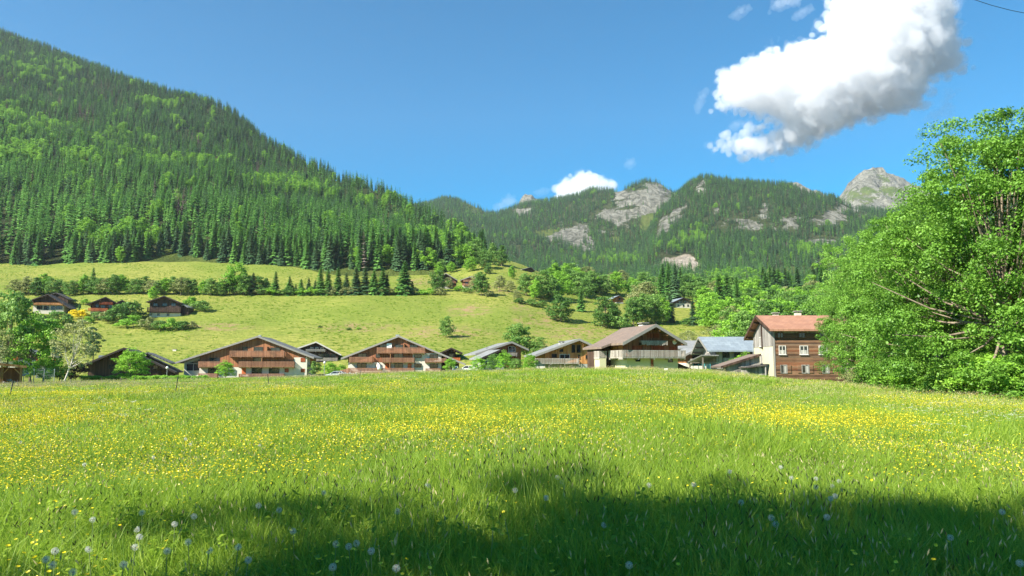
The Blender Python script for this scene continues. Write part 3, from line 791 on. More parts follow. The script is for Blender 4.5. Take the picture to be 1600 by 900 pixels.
M_GREYRAIL = boards('silver_grey_rail', srgb(128, 118, 106), srgb(164, 154, 142), srgb(192, 184, 172), 0.14, 'V', 0.3)
M_ORANGE = boards('orange_balcony_wood', srgb(168, 84, 40), srgb(196, 108, 60), srgb(212, 130, 82), 0.15, 'V', 0.2)
M_WHITE = plaster('white_plaster', srgb(186, 180, 164), srgb(204, 198, 182))
M_CREAM = plaster('cream_plaster', srgb(186, 178, 140), srgb(202, 196, 162))
M_CONC = plaster('grey_concrete', srgb(140, 138, 130), srgb(172, 170, 160))
M_STONE = plaster('pale_stone', srgb(176, 164, 146), srgb(210, 200, 182))
M_ROOFG = roofing('grey_roof', srgb(112, 112, 108), srgb(132, 130, 124), srgb(96, 92, 86))
M_ROOFL = roofing('pale_sheet_roof', srgb(132, 132, 128), srgb(146, 146, 142), srgb(120, 116, 110), 0.5, 3.0, 0.5)
M_ROOFB = roofing('blue_grey_sheet_roof', srgb(122, 132, 138), srgb(136, 146, 150), srgb(106, 114, 118), 0.9, 1.2, 0.7, 0.0, 0.25)
M_ROOFBR = roofing('brown_grey_roof', srgb(122, 104, 90), srgb(138, 118, 102), srgb(108, 98, 90), 0.3, 0.5)
M_ROOFT = roofing('terracotta_tiles', srgb(152, 108, 84), srgb(170, 126, 100), srgb(134, 98, 80), 0.42, 0.7, 0.8, 0.0, 0.4)
M_ROOFD = roofing('dark_shingles', srgb(66, 60, 56), srgb(84, 76, 70), srgb(104, 96, 90))
M_TRIM = flat('white_trim', srgb(196, 190, 178), 0.6)
M_TRIMG = flat('grey_trim', srgb(134, 130, 122), 0.7)
M_TRIMD = flat('dark_trim', srgb(58, 48, 42), 0.7)
M_BEAM = flat('beam_wood', srgb(150, 106, 68), 0.7)
M_POST = flat('grey_post_wood', srgb(110, 100, 88), 0.85)
M_METAL = flat('galvanised_metal', srgb(176, 178, 176), 0.4, 0.5, 0.6)
M_IRON = flat('dark_iron', srgb(44, 44, 44), 0.5, 0.5, 0.3)
M_ENAMEL = flat('white_enamel', srgb(236, 234, 226), 0.3, 0.5)
M_CURTAIN = flat('pale_curtain', srgb(164, 160, 150), 0.9, 0.1)
M_BLUE = flat('blue_enamel', srgb(38, 96, 176), 0.35, 0.5)
M_TEAL = flat('teal_net', srgb(70, 140, 140), 0.6, 0.3)
M_GREENWIRE = flat('green_wire', srgb(96, 134, 116), 0.5, 0.4)
g = NT('window_glass'); M_GLASS = g.done(g.principled(g.ramp(g.noise(0.6, 2, 0.5, g.obj()), [(0.4, (0.012, 0.014, 0.016, 1)), (0.7, (0.035, 0.04, 0.045, 1))]), 0.06, 0.7))

# ------------------------------------------------------------------ buildings: builder
class House:
    """front wall in the local plane y = 0, the building behind it; measured off the photograph at depth Y"""
    def __init__(s, name, label, px, base_py, Y, yaw=0.0, cat='house', group=None):
        s.at = W(px, base_py, Y); s.yaw = math.radians(yaw)
        s.o = empty(name, s.at, s.yaw); tag(s.o, label, cat, group)
        s.M = Matrix.Translation(s.at) @ Matrix.Rotation(s.yaw, 4, 'Z'); s.Mi = s.M.inverted()
    def _ray(s, px, py):
        o = s.Mi @ Vector((0, 0, CAMZ)); d = s.Mi.to_3x3() @ ray(px, py); return o, d
    def F(s, px, py, y=0.0):
        """pixel -> local x,z on the plane y"""
        o, d = s._ray(px, py); t = (y - o.y) / d.y; p = o + d * t; return (p.x, p.z)
    def S(s, px, py, x):
        """pixel -> local y,z on the side plane x"""
        o, d = s._ray(px, py); t = (x - o.x) / d.x; p = o + d * t; return (p.y, p.z)
    def emit(s, mb, name, mat, parent=None, fac=None, label=None):
        if fac: mb.v = [fac(v) for v in mb.v]
        o = mb.build(name, mat, parent or s.o)
        if label: o['label'] = label
        return o
    def side(s, xs, right=True):
        return (lambda v: (xs - v[1], v[0], v[2])) if right else (lambda v: (xs + v[1], -v[0], v[2]))
    def gable(s, ridge, el, er, wl, wr, depth, up, low=None, split=None, th=0.26, over=1.1, back=0.8, roof=None, trim=None, base=-3.0, purlins=4, beam=None, y0=0.0):
        """gabled block: ridge, eaves (x,z); walls from wl to wr; lower part `low` up to `split`"""
        (xr, zr), (xl, zl), (xe, ze) = ridge, el, er
        def zu(x):
            return (zr - th) - (zr - zl) * (xr - x) / (xr - xl) if x < xr else (zr - th) - (zr - ze) * (x - xr) / (xe - xr)
        s.zu = zu
        top = [(wr, zu(wr) - .02), (xr, zr - th - .02), (wl, zu(wl) - .02)]
        if low is not None:
            s.emit(MB().box(wl + .03, wr - .03, y0 + .03, y0 + depth - .03, base, split), 'ground_floor', low)
            s.emit(MB().prism([(wl, split), (wr, split)] + top, y0, y0 + depth), 'wall', up)
        else:
            s.emit(MB().prism([(wl, base), (wr, base)] + top, y0, y0 + depth), 'wall', up)
        mb = MB(); a, b = y0 - over, y0 + depth + back
        mb.prism([(xl, zl - th), (xr, zr - th), (xr, zr), (xl, zl)], a, b)
        mb.prism([(xr, zr - th), (xe, ze - th), (xe, ze), (xr, zr)], a, b)
        s.roof = s.emit(mb, 'roof', roof or M_ROOFG)
        if trim:
            mb = MB(); q = 0.10
            mb.prism([(xl - .04, zl - th - q), (xr, zr - th - q), (xr, zr + .05), (xl - .04, zl + .05)], a - .06, a)
            mb.prism([(xr, zr - th - q), (xe + .04, ze - th - q), (xe + .04, ze + .05), (xr, zr + .05)], a - .06, a)
            s.emit(mb, 'bargeboard', trim, s.roof)
        for k in range(purlins):
            t = (k + 0.6) / purlins
            for (xa, za) in ((xl, zl), (xe, ze)):
                x = xr + (xa - xr) * t * 0.97; z = zu(x)
                s.emit(MB().box(x - .1, x + .1, y0 - over + .12, y0 - .005, z - .30, z - .03), 'purlin', beam or M_BEAM)
    def win(s, x0, x1, z0, z1, frame=None, pane=None, bars=1, fac=None, name='window', sill=False, fw=0.09, y=0.0):
        if x1 < x0: x0, x1 = x1, x0
        if z1 < z0: z0, z1 = z1, z0
        mb = MB(); p = y - 0.075
        mb.box(x0 - fw, x1 + fw, p, y, z1, z1 + fw); mb.box(x0 - fw, x1 + fw, p, y, z0 - fw, z0)
        mb.box(x0 - fw, x0, p, y, z0, z1); mb.box(x1, x1 + fw, p, y, z0, z1)
        for k in range(bars):
            xm = x0 + (x1 - x0) * (k + 1) / (bars + 1); mb.box(xm - .035, xm + .035, p + .01, y, z0, z1)
        w = s.emit(mb, name, frame or M_TRIMD, None, fac)
        s.emit(MB().box(x0, x1, y - 0.02, y - .004, z0, z1), 'pane', pane or M_GLASS, w, fac)
        if sill: s.emit(MB().box(x0 - fw - .08, x1 + fw + .08, p - .1, y, z0 - fw - .07, z0 - fw - .003), 'sill', frame or M_TRIM, w, fac)
        return w
    def winp(s, a, b, c, d, **k):
        x0, z1 = s.F(a, b); x1, z0 = s.F(c, d); return s.win(x0, x1, z0, z1, **k)
    def door(s, x0, x1, z0, z1, mat=None, fac=None):
        if x1 < x0: x0, x1 = x1, x0
        dd = s.emit(MB().box(x0, x1, -.06, -.004, z0, z1), 'door', mat or M_BEAM, None, fac)
        s.emit(MB().box(x1 - .2, x1 - .12, -.11, -.062, (z0 + z1) / 2 - .1, (z0 + z1) / 2 + .02), 'handle', M_IRON, dd, fac)
    def doorp(s, a, b, c, d, **k):
        x0, z1 = s.F(a, b); x1, z0 = s.F(c, d); s.door(x0, x1, z0, z1, **k)
    def shutter(s, x0, x1, z0, z1, mat=None, fac=None):
        mb = MB().box(x0, x1, -.07, -.004, z0, z1); w = x1 - x0
        mb.box(x0 + w * .08, x1 - w * .08, -.095, -.07, z0 + (z1 - z0) * .12, z0 + (z1 - z0) * .2)
        mb.box(x0 + w * .08, x1 - w * .08, -.095, -.07, z1 - (z1 - z0) * .2, z1 - (z1 - z0) * .12)
        s.emit(mb, 'shutter', mat or M_REDW, None, fac)
    def balcony(s, x0, x1, zt, zb, proj=1.3, mat=None, floor=None, gap=0.16, bw=0.10, fac=None, y=0.0, solid=False, rail=None):
        """floor slab carried by joists, railing of upright boards, top rail"""
        if x1 < x0: x0, x1 = x1, x0
        if zt < zb: zt, zb = zb, zt
        m = mat or M_RAIL
        b = MB().box(x0, x1, y - proj, y - .003, zb - .02, zb + .16)
        n = max(int((x1 - x0) / 2.2), 1)
        for k in range(n + 1):
            x = x0 + .1 + (x1 - x0 - .2) * k / n; b.box(x - .08, x + .08, y - proj + .05, y - .003, zb - .2, zb - .022)
        bo = s.emit(b, 'balcony', floor or m, None, fac)
        r = MB(); f = y - proj
        r.box(x0 - .03, x1 + .03, f - .05, f + .06, zt - .09, zt)
        r.box(x0, x1, f - .02, f + .03, zb + .22, zb + .30)
        r.box(x0, x0 + .06, f + .062, y - .003, zt - .09, zt); r.box(x1 - .06, x1, f + .062, y - .003, zt - .09, zt)
        n = max(int((x1 - x0) / gap), 2)
        for k in range(n + 1):
            x = x0 + (x1 - x0 - bw) * k / n; r.box(x, x + bw, f - .045, f - .021, zb + .17, zt - .092)
        for xx in (x0, x1 - .03):
            n2 = max(int(proj / gap), 2)
            for k in range(n2): yy = f + .07 + (proj - .1) * k / n2; r.box(xx, xx + .03, yy, yy + bw, zb + .17, zt - .092)
        n = max(int((x1 - x0) / 3.0), 1)
        for k in range(n + 1):
            x = x0 + .05 + (x1 - x0 - .1) * k / n; r.box(x - .06, x + .06, f + .031, f + .13, zb + .162, zt - .092)
        s.emit(r, 'railing', rail or m, bo, fac)
        return bo
    def balcp(s, a, b, c, d, proj=1.3, **k):
        x0, zt = s.F(a, b, -proj); x1, zb = s.F(c, d, -proj); return s.balcony(x0, x1, zt, zb, proj, **k)
    def chimney(s, x, z0, z1, y, w=0.7, d=None, mat=None, cap=True):
        d = d or w
        ch = s.emit(MB().box(x - w / 2, x + w / 2, y - d / 2, y + d / 2, z0, z1), 'chimney', mat or M_STONE, s.roof)
        if cap:
            mb = MB().box(x - w / 2 - .12, x + w / 2 + .12, y - d / 2 - .12, y + d / 2 + .12, z1 + .22, z1 + .34)
            for sx in (-1, 1):
                for sy in (-1, 1): mb.box(x + sx * w * .36 - .06, x + sx * w * .36 + .06, y + sy * d * .36 - .06, y + sy * d * .36 + .06, z1 + .001, z1 + .219)
            mb2 = s.emit(mb, 'chimney_cap', M_TRIMG, s.roof)

# --- long chalet with three balcony tiers
h = House('chalet', 'long low-roofed chalet with three red-brown balconies and a round bush in front', 404, 590, 168, 6, 'chalet')
f = h.F
h.gable(f(404, 525), f(276, 566), f(491, 558.5), f(312, 560)[0], f(480, 560)[0], 13, M_CHALET, M_WHITE, f(400, 573.5)[1], roof=M_ROOFG, trim=M_TRIMG, over=.8)
ax0, ax1 = f(285.5, 570)[0], f(311.5, 570)[0]
h.emit(MB().prism([(ax0, -3), (ax1, -3), (ax1, h.zu(ax1) - .05), (ax0, h.zu(ax0) - .05)], 1.0, 9.0), 'annexe', M_WHITE)
x0, z1 = f(290, 565); x1, z0 = f(310.5, 579)
h.emit(MB().prism([(x0, z0), (x1, z0), (x1, h.zu(x1) - .7), (x0, h.zu(x0) - .7)], .95, .99), 'pane', M_GLASS)
h.emit(MB().box(x0, x1, .85, .94, (z0 + z1) / 2 + .5, (z0 + z1) / 2 + .62).box((x0 + x1) / 2 - .05, (x0 + x1) / 2 + .05, .85, .94, z0, (z0 + z1) / 2 + .49), 'mullion', M_TRIM)
x0, z1 = f(459.5, 558.5); x1, _ = f(480, 558)
h.emit(MB().box(x0, x1 + .02, -.05, 4, -3, z1), 'stair_tower', M_WHITE)
for a in ((380, 542.7, 386, 548.5), (397, 542.7, 410, 549), (423.5, 543.5, 437, 549), (328, 559.7, 342.5, 566), (396, 559, 410, 566), (326, 575.5, 340, 583), (394, 575.5, 408.5, 583), (421, 575.7, 435.5, 583)):
    h.winp(*a, bars=1)
for a in ((445, 575.7, 451, 581.7), (470, 576, 476, 581.7), (470, 559, 477, 565.5)):
    x0, z1 = f(a[0], a[1]); x1, z0 = f(a[2], a[3]); h.shutter(x0, x1, z0, z1, M_REDW, (lambda v: (v[0], v[1] - .06, v[2])))
h.doorp(378, 575, 384, 585, mat=M_ORANGE)
h.balcp(359, 548, 444, 557.7); h.balcp(310, 564.8, 351.5, 573.5); h.balcp(373, 564.8, 459, 573.5)
h.balcp(310, 583.5, 339, 590); h.balcp(373, 584, 443, 590)
for px_, p0, p1 in ((419, 542, 549), (411, 559, 565)):
    x, z1 = f(px_, p0); _, z0 = f(px_, p1); h.emit(MB().box(x - .06, x + .06, -1.2, -.01, z0, z1), 'balcony_divider', M_BEAM)
h.chimney(f(404, 520)[0], f(0, 526)[1], f(0, 521.5)[1], 1.5, .6, mat=M_METAL, cap=False)
h.chimney(f(297.5, 556)[0], f(0, 566)[1], f(0, 556)[1], 5, 1.0, mat=M_REDW, cap=False)

# --- its neighbour with white stair bay
h = House('chalet', 'tall chalet with red-brown balconies, white stair bay and long right eave', 622, 584, 165, 3, 'chalet')
f = h.F
h.gable(f(623.5, 524.5), f(534, 559.5), f(727, 568.5), f(544, 560)[0], f(689.5, 560)[0], 13, M_CHALET_B, M_WHITE, f(600, 566)[1], roof=M_ROOFG, trim=M_TRIMG, over=.8, purlins=5)
x0, z1 = f(645, 551.8); x1, _ = f(689.5, 551)
h.emit(MB().box(x0, x1 + .03, -.06, 4, -3, z1), 'stair_bay', M_WHITE)
x0 = f(690, 560)[0]; x1 = f(716, 560)[0]
h.emit(MB().prism([(x0 + .05, -3), (x1, -3), (x1, h.zu(x1) - .05), (x0 + .05, h.zu(x0) - .05)], 2.5, 11), 'side_wing', M_DARKW)
for a in ((594, 538, 605, 544), (618, 539, 629, 544), (641, 539, 652, 544), (560, 553, 572, 559), (588, 553, 593, 558), (616, 553, 629, 560), (558.7, 568, 571.7, 575.5), (617, 568, 629, 575.5)):
    h.winp(*a, bars=1)
for a in ((672, 554, 683.5, 561.5), (672, 569, 683.5, 575.7), (648, 553.7, 658, 559), (648, 568.5, 658, 573.5)):
    h.winp(*a, bars=1, frame=M_TRIMD, y=-.065)
for a in ((587.5, 568, 593, 577), (602, 568, 608, 577), (637, 568, 643, 577)): h.doorp(*a, mat=M_ORANGE)
h.balcp(589, 543, 664, 551.8); h.balcp(546, 557.7, 582, 566); h.balcp(597, 559, 647, 566); h.balcp(664, 560, 698, 566); h.balcp(544, 575, 647, 583); h.balcp(665, 575.7, 688, 582)
for px_, p0, p1 in ((632, 537, 544), (611, 552, 560), (610, 567, 576)):
    x, z1 = f(px_, p0); _, z0 = f(px_, p1); h.emit(MB().box(x - .07, x + .07, -1.2, -.01, z0, z1), 'balcony_divider', M_BEAM)
x, z1 = f(608.5, 536.5); _, z0 = f(0, 543.5); h.emit(MB().box(x - .55, x + .55, -.35, -.25, z0, z1), 'sun_blind', M_ENAMEL)
h.chimney(f(620, 520)[0], f(0, 526)[1], f(0, 521)[1], 2, .8, mat=M_METAL, cap=False)
x0, zt = f(531, 575, -1); x1, zb = f(546, 585, -1)
h.emit(MB().prism([(x0, zb - .3), (x1, zt - 1.4), (x1, zt), (x0, zb + .9)], -1.0, -.9), 'stair_rail', M_RAIL)
pr = h.M @ Vector((f(598, 575)[0], -2.2, f(598, 583)[1]))
po = empty('parasol', pr); tag(po, 'tilted closed white parasol on the ground-floor terrace', 'parasol')
po.rotation_euler = (0, math.radians(-22), 0)
MB().tube([(0, 0, 0), (0, 0, 2.6)], .03, 6).build('pole', M_METAL, po)
MB().tube([(0, 0, .7), (0, 0, 1.1), (0, 0, 1.9), (0, 0, 2.5)], [.15, .52, .42, .03], 10).build('canopy', M_ENAMEL, po, True)

# --- smaller chalets built with one routine from their outlines
def chalet(name, label, base, Y, ridge, el, er, wl, wr, depth, up, low=None, split=None, yaw=0, roof=None, trim=None, wins=(), pale=(), balcs=(), th=0.24, over=0.9, cat='chalet', purlins=2, bmat=None, doors=(), group=None):
    if Y is None:
        q = hit((wl + wr) / 2, base); Y = q.y - 1.0 if q else 400
    h = House(name, label, ridge[0], base, Y, yaw, cat, group); f = h.F
    h.gable(f(*ridge), f(*el), f(*er), f(wl, base)[0], f(wr, base)[0], depth, up, low, f(ridge[0], split)[1] if split else None, th=th, over=over, roof=roof, trim=trim, purlins=purlins)
    for a in wins: h.winp(*a, bars=0 if a[2] - a[0] < 4 else 1, fw=.07)
    for a in pale: h.winp(*a, bars=1, frame=M_TRIM)
    for a in balcs: h.balcp(*a[:4], proj=1.1, mat=(a[4] if len(a) > 4 else bmat))
    for a in doors: h.doorp(*a)
    return h
chalet('chalet', 'dark chalet with a white-edged gable behind the street lamp and silver car', 580, 205, (494, 533.8), (461, 545), (533, 554), 468, 528, 12, M_DARKW, M_DARKW, 562, 13, M_ROOFL, M_TRIM,
       wins=((489, 553, 494, 558), (498, 553, 505, 559), (508, 553, 514, 559), (518, 553, 525, 559), (500, 566, 508, 572)), pale=((485, 543, 489, 547), (493, 543, 497, 547), (501, 543, 505, 547)), balcs=((478, 545.5, 508, 549, M_TRIMG), (494, 559, 527, 564, M_GREYRAIL)))
chalet('chalet', 'small chalet with deep eaves peeping out behind the long right eave', 575, 200, (705, 543.5), (676, 556), (722.5, 551.5), 690, 712, 10, M_DARKW, None, None, 6, M_ROOFL, M_TRIMD, balcs=((697, 559, 719, 563, M_ORANGE),), wins=((702, 553, 708, 559),), over=2.0)
h = chalet('chalet', 'brown chalet half hidden by bushes with a pale-roofed shed before it', 577, 150, (797.4, 534), (741, 553), (823.5, 546), 772, 814, 11, M_CHALET, None, None, 14, M_ROOFL, M_TRIMG,
           pale=((795, 541.6, 805, 549),), wins=((784, 552, 790, 558),), balcs=((783, 551, 808, 556, M_GREYRAIL),), over=1.3)
h.chimney(h.F(773, 543)[0], h.F(0, 552)[1], h.F(0, 540)[1], 6, .9, mat=M_CONC)
h = chalet('shed', 'plank shed with a steep pale roof among the bushes', 578, 141, (781, 546), (749, 560), (790, 552), 752, 788, 6, M_DARKW, M_CONC, 561, 20, M_ROOFL, M_TRIMD, wins=((760, 566, 764, 571),), cat='shed', over=.6, purlins=0)

# --- light larch chalet
h = House('chalet', 'light larch chalet with tall gable windows and a long grey balcony', 902.6, 572, 132, 9, 'chalet'); f = h.F
h.gable(f(902.6, 529.5), f(835, 554.5), f(931, 542.5), f(852, 560)[0], f(928, 560)[0], 10, M_PINE, M_CONC, f(900, 568.5)[1], roof=M_ROOFL, trim=M_TRIMG, over=1.2, purlins=3)
for a in ((893, 539, 898.5, 551), (901, 539, 907, 551), (903, 555, 906, 560.5), (915, 554.6, 920.5, 561), (862, 553, 870, 559)): h.winp(*a, bars=0, frame=M_BEAM)
h.winp(875, 554, 889.5, 560.5, bars=1, frame=M_TRIM)
x0, z1 = f(874, 544); x1, z0 = f(880, 550)
h.emit(MB().prism([(x0, z0), (x1, z0), (x1, z1), (x0, z0 + .3)], -.03, -.005), 'pane', M_GLASS)
for px_ in (886, 909.5, 917):
    xa, za = f(px_, 0 + 552); h.emit(MB().tube([(xa, -.05, h.zu(xa) - 1.9), (xa, -1.0, h.zu(xa) - .35)], .07, 5), 'strut', M_BEAM)
h.balcp(838, 560, 905, 568.4, proj=1.8, mat=M_GREYRAIL, gap=.2)
for px_ in (842, 858, 876, 894):
    x, z = f(px_, 568.4, -1.6); h.emit(MB().box(x - .08, x + .08, -1.7, -1.54, -3, z - .22), 'balcony_post', M_POST)
h.chimney(f(885, 530)[0], f(0, 545)[1], f(0, 530)[1], 4, .9, mat=M_CONC)

# --- big old chalet in the middle
h = House('chalet', 'big old chalet with dark gable, cream ground floor and grey wrap-round balcony', 979.5, 574, 104, 16, 'chalet'); f = h.F
wl, wr = 0.0, f(1059.5, 560)[0]
R_, Lf, Rt = f(1024.5, 506.5, -1.6), f(973, 535.5, -1.6), f(1072.6, 536.5, -1.6)
spl = f(1000, 558.4)[1]
h.gable(R_, Lf, Rt, wl, wr, 9.0, M_CHALET_B, M_CREAM, spl, th=.3, over=1.7, roof=M_ROOFBR, trim=M_TRIMG, purlins=4)
zu = h.zu
# rear side wing below the longer slope
ext = 1.5
mb = MB(); sl = (R_[1] - Lf[1]) / (R_[0] - Lf[0])
xa = Lf[0] - ext; za = Lf[1] - ext * sl * 0.62
mb.prism([(xa, za - .28), (Lf[0] + .3, Lf[1] + .3 * sl - .28), (Lf[0] + .3, Lf[1] + .3 * sl + .012), (xa, za)], 2.4, 9.8)
h.emit(mb, 'side_roof', M_ROOFBR, h.roof)
h.emit(MB().box(xa + .4, wl - .02, 5.6, 8.9, -3, za + .1), 'side_wing', M_DARKW)
h.emit(MB().box(xa + .2, xa + 1.2, 3.6, 5.55, -3, spl - .1), 'stair_block', M_CREAM)
h.balcony(xa + .1, xa + 1.3, spl + .95, spl - .05, 2.0, mat=M_GREYRAIL, y=5.58)
Rs = h.side(wl, False)
h.balcony(-3.4, .0 - .02, spl + 1.0, spl - .1, 1.25, mat=M_GREYRAIL, fac=Rs)
h.balcony(wl - 1.25, wr + .5, spl + 1.0, spl - .1, 1.3, mat=M_GREYRAIL, gap=.17)
h.shutter(-4.6, -3.3, spl + .3, spl + 2.1, M_PINE, Rs); h.shutter(-2.8, -1.0, spl + .3, spl + 2.1, M_PINE, Rs)
for a in ((988, 540, 1003, 548.5), (1017.6, 540.5, 1037.5, 549), (1045, 541.5, 1057, 549.5), (1011, 521, 1030, 528)):
    x0, z1 = f(a[0], a[1]); x1, z0 = f(a[2], a[3]); xm = (x0 + x1) / 2
    h.shutter(x0, xm - .02, z0, z1, M_REDW); h.shutter(xm + .02, x1, z0, z1, M_REDW)
for a in ((993.5, 561, 999.7, 564.3), (1044.4, 562, 1050.6, 565.5)): h.winp(*a, bars=0, fw=.06)
h.doorp(1016.6, 561, 1021, 573.5, mat=M_REDW)
# carved pale balcony under the gable window
x0, zt = f(1002, 532, -.8); x1, zb = f(1043, 537.5, -.8)
b = h.balcony(x0, x1, zt, zb, .8, mat=M_DARKW, gap=.34, bw=.14, rail=M_GREYRAIL)
mb = MB(); rr = random.Random(3); n = 26
for k in range(n):
    x = x0 + (x1 - x0) * (k + .5) / n; d = rr.uniform(.1, .5)
    mb.box(x - .05, x + .05, -.93, -.85, zb - d * .5, zb + .2 + rr.uniform(0, .3))
h.emit(mb, 'carved_valance', M_GREYRAIL, b)
x, z = f(1052, 534.5); oo = empty('wall_ornament', h.M @ Vector((x, -.32, z)), h.yaw); tag(oo, 'white round wall ornament with a spike on the dark gable', 'ornament')
MB().tube([(0, .3, 0), (0, .05, 0)], .035, 6).build('bracket', M_IRON, oo)
MB().tube([(0, .08, 0), (0, -.03, 0), (0, -.09, 0)], [.12, .30, .36], 12).build('dish', M_ENAMEL, oo)
MB().tube([(0, 0, .3), (0, 0, .75)], .03, 6).build('spike', M_ENAMEL, oo)
cx, cz = f(1009, 511, 5); h.chimney(cx - .4, cz - 1.2, cz + .3, 5, 1.0, 1.3, M_STONE)
# lean-to on the right
mb = MB().prism([(wr + .02, spl - .9), (wr + 3.0, spl - 1.9), (wr + 3.0, spl - 1.7), (wr + .02, spl - .62)], 1.0, 5.0)
h.emit(mb, 'lean_to', M_DARKW); h.emit(MB().box(wr + 2.0, wr + 2.2, 1.1, 1.3, -3, spl - 1.75), 'post', M_DARKW)

# --- chalet with a dark balcony opening, and the house behind it
chalet('chalet', 'small brown chalet with a dark balcony opening beside the grey-roofed house', 575, 140, (1092, 542.3), (1064, 556), (1106, 549), 1072, 1103, 9, M_CHALET, M_WHITE, 567, 4, M_ROOFL, M_TRIMG, wins=((1082, 555, 1097, 560.5), (1083, 568, 1096, 573)), balcs=((1080, 560.5, 1098, 567, M_GREYRAIL),), over=1.1)
h = House('house', 'house of which only the pale grey roof shows above the small brown chalet', 1066, 575, 168, -90, 'house')
h.gable((-5, 6.6), (-10.5, 4.6), (0.6, 4.6), -9.5, 0, 9, M_DARKW, roof=M_ROOFL, purlins=0, over=.6)
h.o.location = W(1063, 575, 172)

# --- grey-roofed house, gable to the left, eaves to the meadow
h = House('house', 'house with a wide blue-grey sheet roof and weathered grey gable', 1110, 578, 128, -90, 'house')
x0, zE = 0, W(1134, 547.5, 127).z - h.at.z
h.o.location = W(1120, 578, 128); h.at = h.o.location.copy(); h.M = Matrix.Translation(h.at) @ Matrix.Rotation(h.yaw, 4, 'Z'); h.Mi = h.M.inverted()
zE = W(1134, 547.5, 127).z - h.at.z; zR = W(1115, 526, 132).z - h.at.z
h.gable((-4.6, zR), (-10.2, zE - .35), (1.3, zE), -9.0, 0, 8.4, M_GREYW, M_CONC, 1.4, th=.25, over=1.9, back=.2, roof=M_ROOFB, trim=M_TRIMG, purlins=3, beam=M_POST)
for (a, b_) in ((-5.6, 3.1), (-3.4, 3.1)): h.win(a, a + .9, b_, b_ + 1.1, frame=M_TRIM)
Rs = h.side(0, True)
for a in (1.2, 3.2, 6.0): h.win(a, a + 1.0, 2.2, 3.3, frame=M_TRIMD, fac=Rs)
mb = MB().prism([(-8.5, 1.3), (1.5, 2.4), (1.5, 2.6), (-8.5, 1.5)], -3.0, -.02)
h.emit(mb, 'porch_roof', M_ROOFG); 
for x in (-8.2, 1.2): h.emit(MB().box(x - .1, x + .1, -2.8, -2.6, -3, 1.4 + (x + 8.5) * .1), 'porch_post', M_POST)
h.emit(MB().box(-8, 1.4, -2.5, -2.2, -3, .7), 'parapet', M_WHITE)

# --- tall farmhouse on the right: boarded front, plastered gable
h = House('farmhouse', 'tall farmhouse with brown boarded front, cream gable and terracotta tile roof', 1210, 592, 100, -90, 'house')
h.o.location = W(1211, 592, 100); h.at = h.o.location.copy(); h.M = Matrix.Translation(h.at) @ Matrix.Rotation(h.yaw, 4, 'Z'); h.Mi = h.M.inverted()
zE = W(1203, 514, 99).z - h.at.z; zR = W(1184, 492.5, 104).z - h.at.z
LEN = 15.0
h.gable((-4.4, zR), (-9.8, zE - .9), (1.0, zE), -8.4, 0, LEN, M_GREYW, M_CREAM, W(1207, 541, 100).z - h.at.z, th=.28, over=.9, back=.6, roof=M_ROOFT, trim=M_DARKW, purlins=3, beam=M_DARKW)
Rs = h.side(0, True)
zt = zE - .55; rr = random.Random(9); z = -2.2; wood = [None]
bm = [M_HOUSEW, boards('greyed_boards', srgb(72, 56, 44), srgb(112, 88, 68), srgb(150, 124, 100), 0.26, 'H', 0.1), boards('reddish_boards', srgb(70, 44, 30), srgb(116, 74, 50), srgb(150, 104, 74), 0.26, 'H', 0.1)]
while z < zt:
    hh = rr.uniform(.24, .34); y = rr.uniform(0, .025)
    h.emit(MB().box(0 + .03, LEN - .03, -.07 - y, -.004, z, min(z + hh - .018, zt)), 'board', bm[rr.choice((0, 0, 1, 2, 0))], None, Rs); z += hh
h.emit(MB().box(-.1, .12, -.14, .1, -2.2, zt), 'corner_post', M_GREYW, None, Rs)
kx = 100 / FPX
def HX(px): return (W(px, 550, 100).x - h.at.x)
def HZ(py): return (W(1240, py, 100).z - h.at.z)
fp = lambda v: Rs((v[0], v[1] - .1, v[2]))
for (a, b_) in ((1216, 1223.7), (1249.5, 1258), (1281, 1289), (1313, 1321)): h.win(HX(a), HX(b_), HZ(527), HZ(520.5), frame=M_HOUSEW, fac=fp, bars=1)
for (a, b_) in ((1217.5, 1226.5), (1250, 1261), (1280, 1291), (1312, 1323)):
    w = h.win(HX(a), HX(b_), HZ(553), HZ(541), frame=M_TRIM, fac=fp, bars=1, sill=True)
    h.emit(MB().box(HX(a) + .1, HX(b_) - .1, -.035, -.021, HZ(552.8), HZ(547)), 'curtain', M_CURTAIN, w, fp)
for (a, b_) in ((1219, 1227.5), (1252, 1262), (1284, 1293), (1314, 1323)):
    w = h.win(HX(a), HX(b_), HZ(582.5), HZ(571), frame=M_GREYW, fac=fp, bars=1)
    h.emit(MB().box(HX(a) + .4, HX(b_) - .05, -.035, -.021, HZ(582.3), HZ(572)), 'curtain', M_CURTAIN, w, fp)
    for e, sg in ((HX(a), -1), (HX(b_), 1)):
        xa, xb = (e + sg * .12, e + sg * .62); h.shutter(min(xa, xb), max(xa, xb), HZ(583), HZ(570.5), M_HOUSEW, fp)
for (a, b_, c_, d_) in ((-5.6, -4.9, 4.6, 5.8), (-5.4, -4.6, 2.0, 3.3)): h.win(a, b_, c_, d_, frame=M_TRIM, sill=True)
h.win(-1.9, -.7, -.6, .3, frame=M_TRIMG)
h.chimney(-5.0, zR - .6, zR + .1, 2.2, .7, mat=M_STONE); h.chimney(-5.0, zR - .6, zR + .35, 5.4, .75, mat=M_STONE)
h.emit(MB().tube([(-4.4, -.12, zE - 2.6), (-4.4, -.12, zR - .5)], .1, 6), 'king_post', M_DARKW)
h.emit(MB().tube([(-8.2, -.14, -2), (-8.2, -.14, zE - 1.6)], .05, 6), 'drainpipe', M_METAL)

